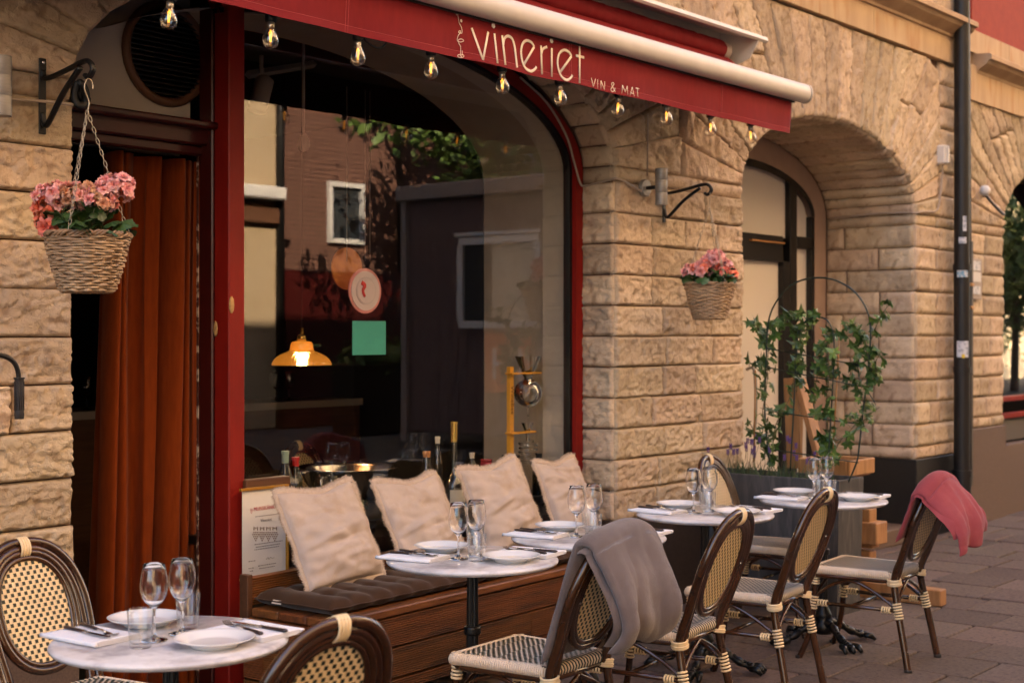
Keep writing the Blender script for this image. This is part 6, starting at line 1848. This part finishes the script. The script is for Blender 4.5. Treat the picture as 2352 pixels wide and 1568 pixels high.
nI2 = ivy('ivy with larger and some yellow green leaves climbing the right side of the trellis', [
    ([(1900, 1080), (1902, 1000), (1898, 920), (1905, 860), (1902, 800), (1912, 745)], 1.3, .036, .12),
    ([(1906, 1080), (1925, 1020), (1960, 980), (1985, 940), (1990, 880), (1996, 810)], .9, .036, .12),
    ([(1996, 830), (1985, 790), (1965, 765), (1945, 748)], 1.9, .036, .10),
    ([(1998, 790), (2012, 750), (2030, 715), (2044, 700)], 1.0, .026, .45),
    ([(1990, 900), (2010, 860), (2012, 830), (2025, 805)], 1.4, .032, .3),
    ([(1945, 900), (1955, 870), (1962, 840), (1985, 830)], 1.1, .026, .05),
    ([(1965, 985), (2000, 950), (2020, 935)], .7, .024, .0),
    ([(1880, 960), (1868, 930), (1872, 890), (1880, 850), (1885, 800)], .9, .03, .15),
    ([(1905, 1060), (1895, 1030), (1885, 1010)], 1.6, .026, .05)], 6)
lv = thing('lavender_plant', 'grey green lavender with violet spikes filling the planter', 'plant', (7.44, 4.12, H_ - .075), 0)
b = MB(); fl_ = MB(); rr = random.Random(4)
for k in range(520):
    y = rr.uniform(-.36, .40); x = rr.uniform(-.12, .12); h = rr.uniform(.05, .16) * (1.1 if y > -.15 else .75); lean_ = Vector((rr.uniform(-.5, .5), rr.uniform(-.5, .5), 1)).normalized()
    p = Vector((x, y, 0)); q = p + lean_ * h; s_ = lean_.cross(Vector((rr.uniform(-1, 1), rr.uniform(-1, 1), .1))).normalized() * .0032
    m_ = p.lerp(q, .5) + Vector((0, 0, .005))
    b.add([p - s_ * .6, p + s_ * .6, m_ + s_, m_ - s_, q], [(0, 1, 2, 3), (3, 2, 4)])
tag(b.build('foliage', M['lavleaf'], lv, False), kind='stuff')
b = MB()
for k in range(26):
    y = rr.uniform(-.30, .38); x = rr.uniform(-.1, .1); h = rr.uniform(.14, .27) * (1 if y > -.2 else .7); p = Vector((x, y, .0)); q = p + Vector((rr.uniform(-.05, .05), rr.uniform(-.08, .06), h))
    b.tube([p, p.lerp(q, .5) + Vector((0, .01, 0)), q], .0013, 4)
    f_ = MB()
    for i in range(16):
        z = .034 * i / 16; a = i * 2.4; c_ = q + Vector((.006 * math.cos(a), .006 * math.sin(a), z)); f_.lathe([(.0, -.004), (.0045, 0), (0, .005)], 5, c_)
    f_.build('blossom', M['lavender'], lv)
b.build('stalks', M['stem'], lv)

# ================================================================== WOODEN SIGN STAND BEHIND THE PLANTER
wsn = thing('wooden_stand', 'pale pine stand with leaning boards, stepped blocks and a foot beam behind the planter', 'wooden stand', (0, 0, 0))
def wp(px, py, x): return PX(px, py, x)
def slab(p0, p1, w_, th_, name, parent, m=M['pine'], up=(0, -1, 0)):
    p0, p1 = Vector(p0), Vector(p1); d = p1 - p0; L = d.length; d.normalize(); u = Vector(up); s1 = d.cross(u).normalized(); u = s1.cross(d)
    rot = Matrix((s1, u, d)).transposed(); b = MB(); b.box((p0 + p1) / 2, (w_, th_, L), rot=rot, ch=.003); return b.build(name, m, parent, False)
XS = 8.02
slab(wp(1818, 868, XS), wp(1826, 1075, XS), .10, .03, 'upright_board', wsn, up=(1, 0, 0))
slab(wp(1836, 870, XS), wp(1888, 1060, XS - .02), .035, .11, 'leaning_board', wsn, up=(1, 0, 0))
slab(wp(1842, 870, XS + .04), wp(1836, 1075, XS + .04), .022, .03, 'edge_strip', wsn, up=(1, 0, 0))
b = MB()
pb0, pb1 = wp(1880, 1052, XS), wp(2000, 1062, 7.9)
cbx, cby, cbz = 7.92, 3.88, .80
b.box((cbx, cby - .10, cbz - .008), (.34, .022, .095), ch=.006)
b.box((cbx + .165, cby + .06, cbz - .008), (.022, .30, .095), ch=.006); b.box((cbx - .165, cby + .06, cbz - .008), (.022, .30, .095), ch=.006); b.box((cbx, cby + .22, cbz - .008), (.34, .022, .095), ch=.006)
b.box((cbx, cby + .06, cbz - .06), (.31, .29, .012)); b.build('tray', M['pine'], wsn, False)
for k, (px, py, w_, h_) in enumerate(((1984, 1185, .10, .10), (2004, 1222, .15, .13), (1990, 1236, .10, .10), (1984, 1272, .09, .05), (1992, 1290, .10, .02))):
    p = wp(px, py, 7.86); b = MB(); b.box((p.x, p.y, p.z), (w_, .12, h_), ch=.005); b.build('stepped_block', M['pine'], wsn, False)
b = MB(); b.box((7.86, 3.98, .40), (.06, .06, .80), ch=.004); b.build('leg', M['pine'], wsn, False)
b = MB(); b.box((8.02, 3.62, .05), (.09, .62, .095), ch=.005); b.build('foot_beam', M['pine'], wsn, False)

# ================================================================== ACROSS THE STREET (seen in the window pane and the glassware)
YO = -9.0
def facade(name, label, x0, x1, h, m, wins, ww=1.0, wh=1.5, plinth=None):
    t = thing(name, label, 'building', (x0, YO, 0))
    b = MB(); b.box(((x1 - x0) / 2, -2.0, h / 2), (x1 - x0, 4.0, h)); b.build('wall', m, t, False)
    for (wx, wz) in wins:
        f = MB()
        for (cx, cz, sx_, sz_) in ((0, wh / 2 + .03, ww + .16, .08), (0, -wh / 2 - .03, ww + .16, .08), (-ww / 2 - .04, 0, .08, wh), (ww / 2 + .04, 0, .08, wh)):
            f.box((wx + cx, .03, wz + cz), (sx_, .10, sz_))
        o = f.build('window', M['winwhite'], t, False)
        f = MB(); f.quad((wx + ww / 2, .012, wz - wh / 2), (wx - ww / 2, .012, wz - wh / 2), (wx - ww / 2, .012, wz + wh / 2), (wx + ww / 2, .012, wz + wh / 2)); f.build('pane', M['darkglass'], o, False)
    return t
cw_ = [(1.5 + 2.4 * i, z) for i in range(2) for z in (2.1, 5.0, 8.2)]
fc = facade('cream_building', 'cream rendered building across the street, mirrored at the left of the pane', 9.6, 16.32, 22, M['cream_facade'], cw_)
facade('sandy_building', 'unseen tall sandy building across the street, height and tone set for bounced light', -14, 9.55, 22, mat('sandy_render', (.30, .21, .13), .9, col2=(.34, .24, .15), vs=3), [(1.8 + 2.7 * i, z) for i in range(8) for z in (2.1, 5.2, 8.4, 11.6, 14.6, 17.6)])  # unseen front added opposite; its tone limits light bounced from the left
b = MB(); b.box((3.36, .14, 3.98), (6.7, .36, .22), ch=.03); b.build('cornice', M['winwhite'], fc, False)
b = MB(); b.box((3.36, .05, 3.62), (6.68, .14, .26)); b.build('frieze', M['ventring'], fc, False)
bb = facade('brick_building', 'red brick building across the street with white windows, mirrored in the pane', 16.40, 21.6, 20, M['brickred'], [(1.55, 3.78), (4.25, 3.78), (1.55, 6.9), (4.25, 6.9)], .72, .95)
b = MB(); b.box((2.6, .08, 1.36), (5.18, .14, 2.70)); b.build('shop_front', M['darkred'], bb, False)
b = MB(); b.tube([(2.92, .06, 2.75), (2.92, .06, 10)], .05, 8); b.build('downpipe', M['black'], bb)
b = MB(); nrow = 36                            # raised brick courses, read only as bands from here
for k in range(nrow):
    z = 2.78 + k * .085; b.box((2.6, .002, z), (5.16, .012, .062))
tag(b.build('brick_courses', mat('brick_face', (.165, .078, .052), .9, col2=(.115, .054, .037), vs=9), bb, False), kind='stuff')
b = MB(); b.tube([(16.36, YO + .08, 0), (16.36, YO + .08, 10)], .07, 8); tag(b.build('far_downpipe', M['black']), 'black downpipe between the cream and the brick buildings across the street', 'downpipe')
fc2 = facade('ochre_building', 'unseen ochre building behind the site hut, made pale and tall to bounce light', 21.7, 60, 22, mat('ochre_facade', (.74, .56, .35), .9), [(2 + 2.8 * i, z) for i in range(8) for z in (2.2, 5.4, 8.4, 11.6, 14.8, 18)])  # unseen front added opposite as a bright bouncer for light from the right
kx0, kx1, ky, kh = 15.0, 21.0, -2.1, 3.62
kd = 2.58
kk = thing('site_hut', 'plum grey site hut parked across the street, mirrored dark in the pane', 'hut', (0, 0, 0))
b = MB(); b.box(((kx0 + kx1) / 2, ky - kd / 2, kh / 2 + .1), (kx1 - kx0, kd, kh - .2), ch=.02); b.build('wall', M['kiosk'], kk, False)
b = MB(); b.box(((kx0 + kx1) / 2, ky - kd / 2, kh), (kx1 - kx0 + .24, kd + .2, .22), ch=.02); b.build('roof', M['kioskroof'], kk, False)
for i in range(14):
    b = MB(); b.box((kx0 - .008, ky - .12 - i * .18, kh / 2), (.006, .012, kh - .4)); b.build('cladding_rib', M['kiosk'], kk, False)
b = MB(); b.box((kx0 - .02, ky - kd + .03, kh / 2), (.10, .10, kh - .1)); b.build('corner_post', M['kioskroof'], kk, False)
wy0, wy1, wz0, wz1 = ky - 1.42, ky - .14, 1.78, 2.84
xw = kx0 - .03
f = MB()
for (ya, yb_, za, zb_) in ((wy0 - .07, wy1 + .07, wz1, wz1 + .10), (wy0 - .07, wy1 + .07, wz0 - .10, wz0), (wy0 - .10, wy0, wz0, wz1), (wy1, wy1 + .10, wz0, wz1), (wy0 - .15, wy1 + .12, wz1 + .12, wz1 + .17)):
    f.box((xw, (ya + yb_) / 2, (za + zb_) / 2), (.08, yb_ - ya, zb_ - za))
o = f.build('window', M['winwhite'], kk, False)
f = MB(); f.quad((kx0 - .016, wy0, wz0), (kx0 - .016, wy1, wz0), (kx0 - .016, wy1, wz1), (kx0 - .016, wy0, wz1)); f.build('pane', M['darkglass'], o, False)
f = MB(); f.quad((kx0 - .02, wy0 + .5, wz0), (kx0 - .02, wy1, wz0), (kx0 - .02, wy1, wz1), (kx0 - .02, wy0 + .5, wz1)); f.build('blind', mat('hut_blind', (.55, .47, .34), .8), o, False)
sg = thing('orange_sign', 'square orange sign with white letters JH fixed to the site hut', 'sign', (0, 0, 0))
f = MB(); f.box((kx0 - .035, ky - .62, 1.2), (.03, .80, .82)); f.build('board', M['orange'], sg, False)
text_mesh('JH', .62, 'letters', M['winwhite'], sg, (kx0 - .053, ky - .62, .98), rot=(R(90), 0, R(-90)), ext=.003)
def tree(name, label, x, y, h, r_, seed, n=2600, c_z=None):
    rr = random.Random(seed); t = thing(name, label, 'tree', (x, y, 0), 0, 'street trees across the road')
    b = MB(); b.tube(spline([(0, 0, 0), (.05, .02, h * .3), (-.03, .05, h * .6), (.04, 0, h * .85)], 5), [.13 - .005 * i for i in range(16)], 8)
    for k in range(7):
        a = rr.uniform(0, 6.28); z = rr.uniform(.38, .7) * h; b.tube([(0, 0, z), (math.cos(a) * r_ * .4, math.sin(a) * r_ * .4, z + r_ * .25), (math.cos(a) * r_ * .75, math.sin(a) * r_ * .75, z + r_ * .4)], [.05, .03, .012], 6)
    b.build('trunk', M['bark'], t)
    b = MB(); cl_ = [Vector((rr.gauss(0, .45) * r_, rr.gauss(0, .45) * r_, h * .66 + rr.gauss(0, .28) * h * .5)) for _ in range(26)]
    for k in range(n):
        c_ = cl_[k % 26]; p = c_ + Vector((rr.gauss(0, 1), rr.gauss(0, 1), rr.gauss(0, .8))) * r_ * .20
        u = Vector((rr.uniform(-1, 1), rr.uniform(-1, 1), rr.uniform(-1, 1))).normalized(); v_ = u.orthogonal().normalized(); s_ = rr.uniform(.06, .13)
        b.add([p - u * s_, p + v_ * s_ * .5, p + u * s_, p - v_ * s_ * .5], [(0, 1, 2, 3)])
    b.build('crown', M['treeleaf'], t, False)
tree('street_tree', 'leafy street tree across the road, mirrored above the site hut', 18.3, -5.5, 8.0, 1.6, 2, n=4200)
tree('street_tree', 'bright green street tree across the road, mirrored by the right arch of the pane', 23.2, -5.4, 8.2, 1.7, 5, n=4200)
tree('street_tree', 'street tree far down the road, mirrored in the far right shop window', 40, -4.6, 5.6, 2.8, 7, n=9000)
tree('street_tree', 'furthest street tree down the road, mirrored behind the far right window', 47, -5.0, 6.5, 3.0, 17, n=7000)
shrub = MB(); rr = random.Random(3)
for k in range(500):
    p = Vector((16.9 + rr.gauss(0, .6), -6.8 + rr.gauss(0, .2), 1.25 + rr.gauss(0, .14))); u = Vector((rr.uniform(-1, 1), rr.uniform(-1, 1), rr.uniform(-1, 1))).normalized(); v_ = u.orthogonal(); s_ = .06
    shrub.add([p - u * s_, p + v_ * s_ * .6, p + u * s_, p - v_ * s_ * .6], [(0, 1, 2, 3)])
hd = thing('hedge_box', 'low green hedge in a dark box across the street', 'hedge', (0, 0, 0)); shrub.build('foliage', M['treeleaf'], hd, False)
b = MB(); b.box((16.9, -6.8, .55), (2.2, .5, 1.1)); b.build('box', M['black'], hd, False)
print('slabs', cnt, 'stones', NSTONE[0], 'ivy', nI, nI2)
